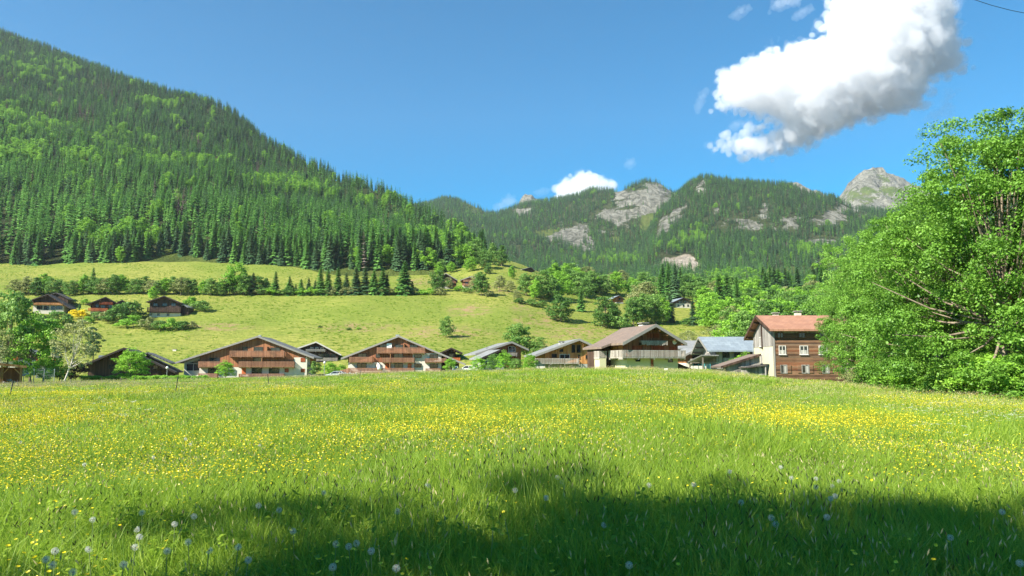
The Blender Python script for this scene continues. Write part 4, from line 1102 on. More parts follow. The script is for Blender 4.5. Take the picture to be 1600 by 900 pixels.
# --- grey plank sheds leaning on it
s_ = House('shed', 'weathered grey plank shed with a sloping dark-edged roof beside the farmhouse', 1160, 584, 101.5, 0, 'shed'); f = s_.F
a, b_ = f(1130, 584)[0], f(1188, 584)[0]; za, zb = f(1129, 571.5)[1], f(1187, 554)[1]
n = 30; rr = random.Random(5)
for k in range(n):
    xa = a + (b_ - a) * k / n; xb = a + (b_ - a) * (k + 1) / n - .012
    z1 = za + (zb - za) * (k + .5) / n - .15
    s_.emit(MB().box(xa, xb, rr.uniform(-.03, 0), .05, -2.5, z1), 'plank', M_GREYW)
s_.emit(MB().box(a + .02, b_ - .02, .06, 4.5, -2.5, za - .4), 'wall', M_GREYW)
s_.emit(MB().prism([(a - .4, za - .3), (b_ + .05, zb - .12), (b_ + .05, zb + .1), (a - .4, za - .08)], -.45, 5), 'roof', M_ROOFBR)
s_.emit(MB().prism([(a - .42, za - .36), (b_ + .04, zb - .18), (b_ + .04, zb + .13), (a - .42, za - .05)], -.52, -.455), 'bargeboard', M_DARKW)
s_ = House('shed', 'low open log store with a flat dark roof against the cream gable', 1180, 586, 98.5, 0, 'shed'); f = s_.F
a, b_ = f(1166, 584)[0], f(1195, 584)[0]; zt = f(1180, 571)[1]
rr = random.Random(6); z = -2.0
while z < zt - .3:
    hh = rr.uniform(.16, .24); s_.emit(MB().box(a, b_, rr.uniform(-.04, 0), .08, z, z + hh - .02), 'plank', M_GREYW); z += hh
s_.emit(MB().box(a, b_, .09, 2.2, -2, zt - .12), 'wall', M_GREYW)
s_.emit(MB().prism([(a - .3, zt - .35), (b_ + .1, zt - .05), (b_ + .1, zt + .1), (a - .3, zt - .2)], -.7, 2.4), 'roof', M_ROOFD)
s_.emit(MB().box(b_ - .12, b_, -.6, -.45, -2, zt - .1), 'post', M_GREYW)

# --- three dark chalets on the shelf of the slope
h = chalet('chalet', 'hillside chalet with white ground floor and stacked double gable, left of the yellow bush', 489, None, (77, 460), (45, 471), (112, 482), 51, 99, 11, M_DARKW, M_WHITE, 474, 12, M_ROOFD, M_TRIMD, wins=((58, 478, 66, 483), (69, 478, 76, 484), (80, 478, 86, 484), (88, 478, 97, 483)), balcs=((50, 472.5, 98, 476.5, M_PINE),), over=1.6)
f = h.F
mb = MB(); (xr, zr), (xl, zl), (xe, ze) = f(78, 454.6), f(59, 461), f(99, 465)
mb.prism([(xl, zl - .3), (xr, zr - .3), (xr, zr), (xl, zl)], 6, 14); mb.prism([(xr, zr - .3), (xe, ze - .3), (xe, ze), (xr, zr)], 6, 14)
h.emit(mb, 'rear_roof', M_ROOFD); h.emit(MB().prism([(xl + .6, 2), (xe - .6, 2), (xe - .6, ze - .15), (xr, zr - .32), (xl + .6, zl - .15)], 6.6, 13), 'rear_wall', M_DARKW)
h = chalet('chalet', 'hillside chalet with an orange terrace balcony, right of the yellow bush', 491, None, (166, 464.2), (136, 476), (189, 476.5), 141, 181, 11, M_DARKW, M_WHITE, 484, 20, M_ROOFD, M_TRIMD, wins=((150, 476, 154, 480), (158, 477, 164, 481), (170, 476, 176, 481), (156, 485, 159, 488), (172, 485, 176, 489)), balcs=((155, 471.6, 176, 476, M_REDW), (138, 481, 168, 486, M_ORANGE)), over=1.4)
f = h.F; (xr, zr), (xl, zl), (xe, ze) = f(189, 467.5), f(181, 471), f(198, 472.5)
h.emit(MB().prism([(xl, zl - .3), (xr, zr - .3), (xr, zr), (xl, zl)], 3, 9).prism([(xr, zr - .3), (xe, ze - .3), (xe, ze), (xr, zr)], 3, 9), 'rear_roof', M_ROOFD)
h.emit(MB().prism([(xl + .1, -1), (xe - .6, -1), (xe - .6, ze - .3), (xr, zr - .32), (xl + .1, zl - .3)], 3.5, 8.5), 'rear_wall', M_DARKW)
h = chalet('chalet', 'dark brown hillside chalet with a broad balcony band and shaded right side', 494, None, (258, 462.6), (230, 472), (284, 473.5), 233, 282, 10, M_DARKW, M_WHITE, 489, 12, M_ROOFD, M_TRIMD, wins=((240, 474, 246, 478), (254, 474, 261, 478), (268, 474, 274, 478), (246, 490, 249, 493), (261, 490, 264, 493.5)), balcs=((230, 480, 282, 488, M_DARKW),), over=1.4)
s_ = chalet('shed', 'small pale-roofed lean-to at the right end of the dark hillside chalet', 491, None, (288, 476), (284, 477), (295, 480), 285, 294, 5, M_DARKW, None, None, 0, M_ROOFL, None, cat='shed', purlins=0)

# --- low barns and houses on the left edge of the village
h = House('barn', 'very wide low barn with a black-brown gable behind the bright green tree', 196, 584, 155, 19, 'barn'); f = h.F
h.gable(f(196, 543.5), f(130, 571), f(275, 581), f(138, 570)[0], f(268, 575)[0], 16, M_DARKW, roof=M_ROOFD, trim=M_TRIMD, over=1.8, purlins=4, beam=M_DARKW)
(xr, zr), (xl, zl), (xe, ze) = f(228, 550), f(215, 556), f(266, 566.5)
h.emit(MB().prism([(xl, zl - .3), (xr, zr - .3), (xr, zr), (xl, zl)], 2, 12).prism([(xr, zr - .3), (xe, ze - .3), (xe, ze), (xr, zr)], 2, 12), 'rear_roof', M_ROOFG)
x, z = f(155, 556); h.emit(MB().box(x - 1.4, x + 1.4, 7, 9, z - 1.6, z + .2), 'roof_hatch', M_ROOFB)
h.winp(222, 568, 228, 573, bars=1); h.winp(240, 571, 246, 576, bars=1); h.winp(170, 570, 178, 576, bars=1)
chalet('chalet', 'dark little chalet with an orange balcony behind the wire fence', 578, 165, (70, 549), (52, 557), (88, 558), 56, 85, 10, M_DARKW, M_CONC, 571, 26, M_ROOFL, M_TRIMD, balcs=((56, 560, 87, 566, M_ORANGE),), wins=((60, 553.5, 65, 559), (72, 553.5, 78, 559), (62, 567, 68, 571)), over=1.2)
chalet('chalet', 'pale-trimmed chalet glimpsed between the trees at the left edge', 580, 185, (8, 541), (-22, 552), (34, 553), -16, 28, 10, M_DARKW, M_WHITE, 562, 3, M_ROOFL, M_TRIM, balcs=((-10, 556, 24, 562, M_ORANGE),), wins=((-4, 549, 3, 554), (10, 549, 18, 554)), over=1.2)
cp = House('wood_shelter', 'open timber shelter with a firewood heap at the left edge', 0, 602, 104, 33, 'shelter'); f = cp.F
x0, x1 = f(-34, 600)[0], f(33.5, 600)[0]; zt = f(0, 573)[1]
cp.emit(MB().prism([(x0 - .4, zt + .6), (x1 + .5, zt - .1), (x1 + .5, zt + .12), (x0 - .4, zt + .82)], -1.0, 4.4), 'roof', M_ROOFBR)
cp.emit(MB().prism([(x0 - .4, zt + .5), (x1 + .5, zt - .2), (x1 + .5, zt + .14), (x0 - .4, zt + .84)], -1.07, -1.005), 'fascia', M_PINE)
for px_ in (-33, 2.5, 32):
    x = f(px_, 590)[0]; cp.emit(MB().box(x - .11, x + .11, -.6, -.38, -2, zt + .05), 'post', M_PINE)
    for sg in (-1, 1):
        if -33 < px_ + sg * 5 < 33: cp.emit(MB().tube([(x, -.5, zt - 1.1), (x + sg * .9, -.5, zt - .1)], .08, 5), 'brace', M_PINE)
    cp.emit(MB().box(x - .1, x + .1, 3.8, 4.0, -2, zt), 'post', M_PINE)
cp.emit(MB().box(x0, x1, 4.0, 4.1, -2, zt - .1), 'back_wall', M_CHALET); cp.emit(MB().box(x1 - .1, x1, -.3, 3.9, -2, zt - .2), 'side_wall', M_CHALET)
wl_ = empty('log_pile', cp.M @ Vector((f(15, 600)[0], -.2, f(15, 602)[1] - .3))); tag(wl_, 'heap of pale split logs in the open timber shelter', 'log pile')
rr = random.Random(8)
for k in range(26):
    x = rr.uniform(-1.3, 1.3); z = .15 + rr.random() * max(.1, 1.0 - abs(x) * .6); ang = rr.uniform(-.5, .5)
    MB().tube([(x - .25 * math.cos(ang), -.3 + rr.uniform(-.2, .2), z - .25 * math.sin(ang)), (x + .25 * math.cos(ang), .1, z + .25 * math.sin(ang))], .11, 6).build('log', rr.choice((M_GREYW, M_STONE, M_DARKW)), wl_)

# --- chalets up the valley
chalet('chalet', 'dark farm chalet with a tree before its gable on the upper bank', 451, None, (697, 427.3), (676, 437), (715, 438), 679, 713, 10, M_DARKW, M_CONC, 448, 4, M_ROOFL, M_TRIMG, wins=((686, 437, 690, 441), (701, 437, 705, 441), (684, 443, 688, 446), (703, 443, 708, 446)), balcs=((700, 440, 712, 443, M_CHALET), (700, 445.5, 712, 448, M_CHALET)), over=1.2)
chalet('chalet', 'pink-brown chalet half hidden by a tree right of the dark farm chalet', 450, None, (737, 431.5), (719, 438), (752, 438), 722, 748, 9, M_CHALET, M_STONE, 446, 0, M_ROOFL, M_TRIMG, wins=((727, 441, 731, 445), (739, 441, 743, 445)), balcs=((724, 437, 740, 440, M_RAIL), (724, 443, 740, 446, M_RAIL)))
chalet('barn', 'low barn showing only its grey roof over the grassy spur', 424, None, (829, 417), (815, 421), (836, 423.5), 817, 834, 8, M_DARKW, None, None, 25, M_ROOFL, None, cat='barn', purlins=0)
chalet('hut', 'small brown hut among the trees with a blue-grey roof, grey wall below', 474, None, (967, 461.5), (957, 466), (975, 468), 963, 974, 6, M_CHALET, M_CONC, 472, 18, M_ROOFB, M_TRIMD, wins=((967, 466, 970, 469),), cat='hut', purlins=0)
chalet('chalet', 'chalet with white lower storey, dark gable and row of pale windows across the valley', 481, None, (1067, 465), (1045, 474.5), (1083, 473), 1056, 1080, 10, M_DARKW, M_WHITE, 474, 14, M_ROOFB, M_TRIMD, pale=((1061, 470.5, 1063, 473), (1065, 470.5, 1067, 473), (1069, 470.5, 1071, 473), (1073, 471, 1075, 473.3), (1077, 471, 1079, 473.3)), wins=((1059, 476, 1061, 479), (1067, 476, 1069, 479), (1074, 476, 1076, 479)), over=1.0)
chalet('hut', 'orange-brown hut just right of the white and dark valley chalet', 477, None, (1092, 468), (1085, 471.5), (1099, 471.5), 1087, 1097, 6, M_PINE, None, None, 10, M_ROOFD, M_TRIMD, cat='hut', purlins=0, wins=((1090, 471, 1092, 473),))
chalet('hut', 'narrow dark hut on the hill among pale green trees above the small brown hut', 448, None, (931, 435.5), (926, 439), (936, 439), 927, 934, 6, M_DARKW, M_STONE, 445, 10, M_ROOFB, None, cat='hut', purlins=0, wins=((929.5, 440, 931, 442),))
chalet('hut', 'tiny hut with a pale roof on the brow of the hill', 459, None, (994, 452), (990, 455), (998, 455.5), 991, 996.5, 4, M_DARKW, None, None, 20, M_ROOFL, None, cat='hut', purlins=0, wins=((993, 455, 994.5, 457),))
FAR_C = [('three-tiered chalet with striped balconies below the far green field', 1201, 444, (1201, 432), (1193, 436), (1209, 436), 1195, 1207), ('small far chalet beside spruces below the far green field', 1226, 444, (1226, 434), (1219, 438), (1233, 438), 1221, 1231)]
for lab, px_, bs, rg, el, er, a, b_ in FAR_C:
    q = hit(px_, 440); Yq = q.y - 4 if q else 700
    h = chalet('chalet', lab, bs, Yq, rg, el, er, a, b_, 9, M_CHALET, M_WHITE, 442, 0, M_ROOFL, None, balcs=((a, 437, b_, 438.5, M_PINE), (a, 440, b_, 441.5, M_PINE)), purlins=0, wins=((a + 2, 438.5, a + 4, 440), (b_ - 4, 438.5, b_ - 2, 440)))
q = hit(1279, 416); chalet('barn', 'dark low barn at the edge of the far green field', 416, (q.y - 4 if q else 800), (1279, 408), (1271, 411.5), (1287, 411.5), 1273, 1285, 8, M_DARKW, None, None, 0, M_ROOFL, None, cat='barn', purlins=0, wins=((1276, 412, 1279, 414),))
# ------------------------------------------------------------------ the flower meadow
M_GRASS = foliage_mat('meadow_grass', [(0.0, srgb(88, 124, 34)), (0.45, srgb(140, 170, 50)), (0.8, srgb(174, 194, 74)), (0.93, srgb(186, 198, 98)), (1.0, srgb(210, 204, 148))], 0.5, 0.5, 0.35, 0.35)
M_STRAW = foliage_mat('seed_heads', [(0.0, srgb(150, 146, 92)), (0.5, srgb(188, 178, 128)), (1.0, srgb(212, 196, 160))], 0.3, 0.7, 0.2, 0.3)
M_DARKHEAD = foliage_mat('dark_seed_heads', [(0.0, srgb(52, 58, 34)), (0.6, srgb(84, 88, 48)), (1.0, srgb(120, 110, 70))], 0.15, 0.7, 0.2, 0.3)
M_YELLOW = foliage_mat('buttercup_petals', [(0.0, srgb(230, 200, 18)), (0.5, srgb(244, 224, 36)), (1.0, srgb(250, 236, 80))], 0.3, 0.35, 0.5, 0.2)
M_PALE = foliage_mat('white_umbels', [(0.0, srgb(204, 208, 188)), (1.0, srgb(238, 238, 226))], 0.35, 0.8, 0.2, 0.2)
M_STEM = foliage_mat('flower_stems', [(0.0, srgb(88, 122, 48)), (1.0, srgb(140, 164, 84))], 0.2, 0.6, 0.3, 0.3)
M_DSTEM = foliage_mat('dandelion_stems', [(0.0, srgb(128, 146, 88)), (1.0, srgb(176, 176, 128))], 0.2, 0.5, 0.4, 0.3)
g = NT('dandelion_down')
p_ = g.principled(srgb(222, 222, 214), 0.9, 0.1); t_ = g.n('ShaderNodeBsdfTranslucent'); t_.inputs['Color'].default_value = srgb(226, 226, 220)
mx = g.n('ShaderNodeMixShader'); mx.inputs[0].default_value = 0.5; g.t.links.new(p_, mx.inputs[1]); g.t.links.new(t_.outputs[0], mx.inputs[2]); M_DOWN = g.done(mx.outputs[0])
M_SEED = flat('dandelion_seeds', srgb(120, 106, 78), 0.8, 0.2)

def blade_arrays(n, rad, h0, h1, w, rng, lean=0.35, square=False):
    if square: b = rng.uniform(-rad, rad, (n, 2))
    else:
        a = rng.uniform(0, 6.28, n); r = rad * np.sqrt(rng.random(n)); b = np.stack([r * np.cos(a), r * np.sin(a)], 1)
    h = rng.uniform(h0, h1, n) * rng.uniform(0.75, 1.1, n)
    d = rng.normal(0, lean, (n, 2)) + b / rad * 0.15
    ph = rng.uniform(0, 6.28, n); wv = np.stack([np.cos(ph), np.sin(ph)], 1) * (w * rng.uniform(.6, 1.3, n))[:, None] * 0.5
    V = np.zeros((n, 6, 3))
    for k, (t, ww) in enumerate(((0, .8), (0.55, 1.0), (1.0, 0.12))):
        c = b + d * h[:, None] * t ** 1.8
        z = h * t * (1 - 0.12 * t * np.minimum(np.hypot(d[:, 0], d[:, 1]), 1.2))
        V[:, 2 * k, :2] = c - wv * ww; V[:, 2 * k + 1, :2] = c + wv * ww; V[:, 2 * k, 2] = V[:, 2 * k + 1, 2] = z
    V[:, :2, 2] -= 0.05
    o = np.arange(n)[:, None] * 6
    F = np.concatenate([o + np.array([[0, 1, 3, 2]]), o + np.array([[2, 3, 5, 4]])], 0)
    tint = np.repeat(np.clip(rng.normal(0.45, 0.22, n), 0, 1), 6)
    return V.reshape(-1, 3), F, tint
def grass_mesh(name, *a, seed=0, mat=None, **k):
    V, F, t = blade_arrays(*a, np.random.default_rng(seed), **k); return mesh_arrays(name, V, F, [mat or M_GRASS], tint=t)
def merge(name, parts, mats):
    V = np.vstack([p[0] for p in parts]); off = np.cumsum([0] + [len(p[0]) for p in parts[:-1]])
    F = np.vstack([p[1] + o for p, o in zip(parts, off)]); T_ = np.concatenate([p[2] for p in parts])
    mi = np.concatenate([np.full(len(p[1]), p[3]) for p in parts])
    return mesh_arrays(name, V, F, mats, tint=T_, mat_idx=mi)
def stalks(n, rad, h0, h1, w, head_l, head_w, rng, lean=0.25):
    """bare stalks with a narrow seed head"""
    V, F, T_ = blade_arrays(n, rad, h0, h1, w, rng, lean)
    tip = V.reshape(n, 6, 3)[:, 4:6].mean(1); mid = V.reshape(n, 6, 3)[:, 2:4].mean(1)
    ax = unit(tip - mid); c = tip
    V2, F2 = [], []
    for q in range(2):
        s = unit(np.cross(ax, rng.normal(size=(n, 3))))
        V2.append(np.stack([c - ax * head_l * .2, c + s * head_w * .5 + ax * head_l * .3, c + ax * head_l * .8, c - s * head_w * .5 + ax * head_l * .3], 1).reshape(-1, 3))
        F2.append(np.arange(n * 4).reshape(n, 4) + q * n * 4)
    return (V, F, T_, 0), (np.vstack(V2), np.vstack(F2), rng.random(n * 8), 1)
def flower_arrays(C, r, rng, petals=5, cup=0.5):
    n = len(C); V = []; 
    up = unit(np.array([0, 0, 1.0]) + rng.normal(0, .3, (n, 3)))
    a = unit(np.cross(up, rng.normal(size=(n, 3)))); b = np.cross(up, a)
    for k in range(petals):
        t = 6.283 * k / petals; d = a * math.cos(t) + b * math.sin(t); s = -a * math.sin(t) + b * math.cos(t)
        V.append(np.stack([C, C + d * r * .7 + s * r * .55 + up * r * cup * .7, C + d * r + up * r * cup, C + d * r * .7 - s * r * .55 + up * r * cup * .7], 1))
    V = np.stack(V, 1).reshape(-1, 3)
    return V, np.arange(len(V)).reshape(-1, 4), np.repeat(rng.random(n), petals * 4)
def flower_patch(name, n, rad, h0, h1, r, w, seed, petals=5, mat=None):
    rng = np.random.default_rng(seed)
    V, F, T_ = blade_arrays(n, rad, h0, h1, w, rng, 0.18)
    tip = V.reshape(n, 6, 3)[:, 4:6].mean(1)
    V2, F2, T2 = flower_arrays(tip, r, rng, petals)
    return merge(name, [(V, F, T_, 0), (V2, F2, T2, 1)], [M_STEM, mat or M_YELLOW])

NEAR_T = [grass_mesh('grass_tuft', 80, .17, .16, .40, .006, seed=s, lean=.42) for s in range(200, 206)]
MID_T = [grass_mesh('grass_patch', 300, .62, .2, .42, .013, seed=s, lean=.38) for s in range(210, 214)]
FAR_T = [grass_mesh('grass_spread', 420, 1.5, .22, .42, .034, seed=s, lean=.34) for s in range(220, 224)]
def in_view(n, y0, y1, rng, pad=0.10, near=0.0):
    """points spread evenly over the meadow between two depths"""
    y = np.sqrt(rng.uniform(y0 ** 2, y1 ** 2, n)); u = rng.uniform(-0.715 - pad, 0.715 + pad, n)
    x = u * y; 
    return x, y
def on_meadow(x, y, lim=1.04):
    u = x / np.maximum(y, 6.0); return y < np.interp(u, UC, YC) * lim
def lay(name, x, y, src, s0, s1, rng, label, tiltv=0.06, z=0.0):
    k = on_meadow(x, y); x, y = x[k], y[k]; n = len(x)
    P = np.stack([x, y, meadow_z(x, y) + z], 1)
    s = rng.uniform(s0, s1, n); hz = 0.5 + 1.05 * fbm(x * 0.3, y * 0.3, 4, 8)
    S_ = np.stack([s, s, s * hz], 1)
    r = np.stack([rng.normal(0, tiltv, n), rng.normal(0.03, tiltv, n), rng.uniform(0, 6.28, n)], 1)
    o = instancer(name, P, S_, r, rng.integers(0, len(src), n), src); tag(o, label, 'grass'); return o
rng = np.random.default_rng(77)
x, y = in_view(7500, 2.6, 15, rng, .18); lay('grass', x, y, NEAR_T, .85, 1.25, rng, 'near meadow grass at the feet of the viewer')
x, y = in_view(5200, 12, 42, rng, .12); lay('grass', x, y, MID_T, .85, 1.2, rng, 'middle stretch of the sunlit meadow grass')
x, y = in_view(7800, 36, 128, rng, .12); lay('grass', x, y, FAR_T, .85, 1.2, rng, 'far stretch of the meadow grass up to the village')

# taller stalks with seed heads, pale far off, some dark near by
rng = np.random.default_rng(78)
a, b = stalks(16, .3, .38, .62, .003, .045, .010, rng); ST1 = merge('seed_stalks', [a, b], [M_STEM, M_DARKHEAD])
a, b = stalks(16, .3, .38, .60, .003, .05, .010, rng); ST2 = merge('seed_stalks', [a, b], [M_STEM, M_STRAW])
a, b = stalks(60, 1.0, .38, .58, .006, .10, .022, rng); ST3 = merge('seed_stalks', [a, b], [M_STRAW, M_STRAW])
x, y = in_view(420, 3.4, 14, rng); lay('seed_grass', x, y, [ST1, ST2], .9, 1.15, rng, 'tall seed stalks in the near meadow')
x, y = in_view(2600, 14, 45, rng); k = fbm(x * .1, y * .1, 3, 41) > .47; lay('seed_grass', x[k], y[k], [ST2, ST1, ST2], 1.0, 1.3, rng, 'tall seed stalks in the middle meadow')
x, y = in_view(8000, 36, 126, rng); k = rng.random(len(x)) < np.clip((y - 38) / 60, .05, 1) * np.clip(fbm(x * .05, y * .05, 3, 42) * 2.4 - .6, 0, 1); lay('seed_grass', x[k], y[k], [ST3], .9, 1.2, rng, 'pale seed heads over the far meadow')

# buttercups in drifts
def drift(x, y):
    n1 = fbm(x * 0.16 + 3, y * 0.10, 4, 61); n2 = fbm(x * 0.05, y * 0.045, 3, 62)
    px, py = project(np.stack([x, y, meadow_z(x, y) + .4], -1))
    reg = ell(px, py, [(110, 640, 260, 34, 0), (200, 690, 360, 50, 0), (90, 740, 200, 50, 0), (520, 680, 300, 40, 0), (1380, 650, 260, 26, 0), (900, 690, 200, 14, 0), (60, 760, 80, 60, 0), (1500, 720, 140, 40, 0), (400, 610, 420, 9, 0)])
    nn = np.clip((n1 - .36) * 4.5, 0, 1)
    return np.clip(reg * (.25 + .6 * nn) + .30 * nn, 0, 1)
FL_NEAR = [flower_patch('buttercup_patch', 14, .35, .34, .50, .0125, .0035, s) for s in (301, 302, 303)]
FL_MID = [flower_patch('buttercup_patch', 30, .6, .34, .50, .016, .004, s, 4) for s in (304, 305)]
FL_FAR = [flower_patch('buttercup_patch', 46, 1.2, .34, .48, .030, .006, s, 4) for s in (306, 307)]
rng = np.random.default_rng(79)
x, y = in_view(6000, 8.5, 20, rng); k = rng.random(len(x)) < drift(x, y); lay('buttercups', x[k], y[k], FL_NEAR, .9, 1.1, rng, 'drifts of yellow buttercups in the near sunlit meadow')
x, y = in_view(7500, 18, 46, rng); k = rng.random(len(x)) < drift(x, y); lay('buttercups', x[k], y[k], FL_MID, .9, 1.1, rng, 'drifts of yellow buttercups across the middle meadow')
x, y = in_view(6200, 42, 120, rng); k = rng.random(len(x)) < drift(x, y) * .8; lay('buttercups', x[k], y[k], FL_FAR, .9, 1.1, rng, 'yellow buttercup haze over the far meadow')
for o in bpy.data.objects:
    if o.name.startswith('buttercups'): o['category'] = 'buttercups'
# white umbels
UMB = []
for s in (321, 322):
    r_ = np.random.default_rng(s); V, F, T_ = blade_arrays(10, .4, .4, .62, .004, r_, .15); tip = V.reshape(10, 6, 3)[:, 4:6].mean(1)
    C = np.repeat(tip, 16, 0) + r_.normal(0, 1, (160, 3)) * np.array([.03, .03, .006])
    V2, F2 = leaves(C, np.array([0, 0, 1.0]) + r_.normal(0, .4, (160, 3)), np.full(160, .016), .8, r_)
    UMB.append(merge('umbel_patch', [(V, F, T_, 0), (V2, F2, r_.random(640), 1)], [M_STEM, M_PALE]))
x, y = in_view(1800, 14, 110, rng); k = rng.random(len(x)) < np.clip(fbm(x * .07, y * .07, 3, 71) * 3 - 1.35, 0.01, .8); o = lay('white_umbels', x[k], y[k], UMB, .9, 1.2, rng, 'scattered white umbels in the meadow'); o['category'] = 'wild flowers'
# broad leaves low in the near grass
WEED = []
for s in (331, 332):
    r_ = np.random.default_rng(s); n = 16; a_ = r_.uniform(0, 6.28, n); C = np.stack([np.cos(a_) * .07, np.sin(a_) * .07, r_.uniform(.1, .26, n)], 1)
    WEED.append(leaf_mesh('weed', C, np.stack([np.cos(a_) * .5, np.sin(a_) * .5, np.ones(n)], 1), r_.uniform(.025, .055, n), M_GRASS, .5, r_, np.clip(r_.normal(.3, .15, n), 0, 1)))
x, y = in_view(1500, 2.8, 11, rng); k = fbm(x * .5, y * .5, 3, 72) > .5; o = lay('weeds', x[k], y[k], WEED, .8, 1.5, rng, 'broad-leaved weeds low in the near grass'); o['category'] = 'weeds'

# the buttercups near enough to pick out
def ground_at(px, py, hgt):
    lo, hi = 2.0, 60.0
    for _ in range(40):
        m = (lo + hi) / 2; p = W(px, py, m)
        if p.z > float(meadow_z(p.x, p.y)) + hgt: lo = m
        else: hi = m
    p = W(px, py, lo); return Vector((p.x, p.y, float(meadow_z(p.x, p.y))))
CUPS = []
for s in range(4):
    r_ = np.random.default_rng(340 + s)
    st = MB().tube([(0, 0, -.05), (.012 * (s - 1.5), .008, .2), (.02 * (s - 1.5), .012, .40)], [.0022, .0018, .0014], 4, False).mesh('stem', M_STEM, True)
    V, F, T_ = flower_arrays(np.array([[.02 * (s - 1.5), .012, .40]]), .0145, r_, 5, .55); CUPS.append((st, mesh_arrays('flower', V, F, [M_YELLOW], tint=T_)))
rr = random.Random(31); made = 0; spots = []
CL = [(80, 845, 120, 40), (60, 890, 120, 20), (420, 830, 120, 60), (250, 880, 260, 30), (560, 870, 90, 40), (860, 800, 120, 70), (1000, 740, 160, 14), (1200, 750, 160, 24), (1300, 850, 200, 40), (1480, 880, 160, 30), (1000, 870, 200, 40), (660, 790, 140, 40), (1560, 780, 60, 40), (140, 790, 140, 20), (800, 760, 160, 16)]
while made < 290:
    cx, cy, rx, ry = CL[rr.randrange(len(CL))]
    px_, py_ = rr.gauss(cx, rx * .6), rr.gauss(cy, ry * .7)
    if not (-10 < px_ < 1610 and 738 < py_ < 905): continue
    hgt = rr.uniform(.30, .42); p = ground_at(px_, py_, hgt); s = rr.randrange(4)
    o = link('buttercup', CUPS[s][0], None, p, (rr.uniform(-.12, .12), rr.uniform(-.12, .12), rr.uniform(0, 6.28)), (rr.uniform(.9, 1.2),) * 2 + (hgt / .40,))
    tag(o, 'small yellow buttercup in the near grass', 'buttercup', 'buttercups in the near grass')
    link('flower', CUPS[s][1], o); made += 1

# dandelion clocks, where they stand in the photograph
def clock_mesh(seed, n, part=1.0):
    r_ = np.random.default_rng(seed); k = np.arange(n) + .5
    ph = np.arccos(1 - 2 * k / n); th = math.pi * (1 + 5 ** .5) * k
    D = np.stack([np.cos(th) * np.sin(ph), np.sin(th) * np.sin(ph), np.cos(ph)], 1) + r_.normal(0, .05, (n, 3)); D = unit(D)
    if part < 1: D = D[D @ unit(r_.normal(size=(1, 3)))[0] < 2 * part - 1]
    n = len(D); R = .0245 * r_.uniform(.92, 1.06, n)
    s = unit(np.cross(D, r_.normal(size=(n, 3)))); b = np.cross(D, s)
    V = [np.stack([D * .006 - s * .0003, D * .006 + s * .0003, D * (R - .003)[:, None] + s * .0003, D * (R - .003)[:, None] - s * .0003], 1)]
    for q in range(3):
        t = q * 1.047; e = s * math.cos(t) + b * math.sin(t); f_ = -s * math.sin(t) + b * math.cos(t)
        V.append(np.stack([D * (R - .003)[:, None] + f_ * .0004, D * R[:, None] + e * .0055, D * (R - .003)[:, None] - f_ * .0004, D * R[:, None] - e * .0055], 1))
    V = np.stack(V, 1).reshape(-1, 3); return mesh_arrays('seed_head', V, np.arange(len(V)).reshape(-1, 4), [M_DOWN])
CLK = [clock_mesh(1, 120), clock_mesh(2, 105), clock_mesh(3, 110, .7)]
CORE = MB().ball((0, 0, 0), .0062, 8, 5, (1, 1, .8)).mesh('core', M_SEED, True)
DAND = [(86, 861), (82, 883), (72, 874), (214, 827), (218, 839), (211, 855), (261, 861), (303, 807), (273, 819), (294, 847), (327, 860), (372, 855), (388, 875), (458, 830), (545, 854), (557, 849), (580, 861), (525, 850), (520, 886), (619, 888), (621, 799), (436, 797), (404, 790), (193, 882), (139, 858), (114, 894), (668, 758), (222, 801), (117, 800), (145, 812), (132, 726), (297, 694), (290, 686), (240, 715), (406, 696), (32, 691), (506, 770),
        (871, 746), (878, 753), (1014, 758), (1084, 757), (1140, 737), (1158, 785), (1205, 809), (1212, 819), (1300, 759), (1311, 752), (1298, 779), (1305, 775), (1275, 748), (1275, 761), (1236, 747), (944, 820), (983, 883), (1485, 840), (1594, 880), (1566, 800), (1220, 730), (1292, 808), (805, 766), (853, 778)]
for k_, (px_, py_) in enumerate(DAND):
    hgt = rr.uniform(.40, .48); p = ground_at(px_, py_, hgt); sc_ = 1.0 if p.y < 6 else 1.12
    o = empty('dandelion_clock', p); gx_ = 'left of the middle' if px_ < 800 else 'right of the middle'
    tag(o, 'white dandelion clock on a bare stalk in the near grass, ' + gx_, 'dandelion', 'dandelion clocks, ' + gx_)
    lx, ly = rr.uniform(-.06, .06), rr.uniform(-.05, .05)
    MB().tube([(lx, ly, -.03), (lx * .4, ly * .4, hgt * .5), (0, 0, hgt)], [.0035, .003, .0026], 5, False).build('stalk', M_DSTEM, o, True)
    hd = link('seed_head', CLK[2 if k_ % 7 == 3 else k_ % 2], o, (0, 0, hgt), (rr.uniform(-.4, .4), rr.uniform(-.4, .4), rr.uniform(0, 6)), (sc_,) * 3)
    link('core', CORE, hd)
# bare, headless dandelion stalks
for px_, py_ in ((668, 865), (588, 842), (592, 853), (550, 796), (1110, 776), (1358, 842), (1431, 773), (1480, 858), (148, 760), (1262, 774), (770, 830), (789, 812)):
    hgt = rr.uniform(.40, .5); p = ground_at(px_, py_, hgt); lx = rr.uniform(-.2, .2)
    o = MB().tube([(lx, 0, -.03), (lx * .5, 0, hgt * .55), (0, 0, hgt)], [.0035, .003, .0025], 5).ball((0, 0, hgt), .006, 7, 4).build('dandelion_stalk', M_DSTEM, None, True); o.location = p
    tag(o, 'bare pale dandelion stalk that has lost its down', 'stalk', 'bare dandelion stalks')

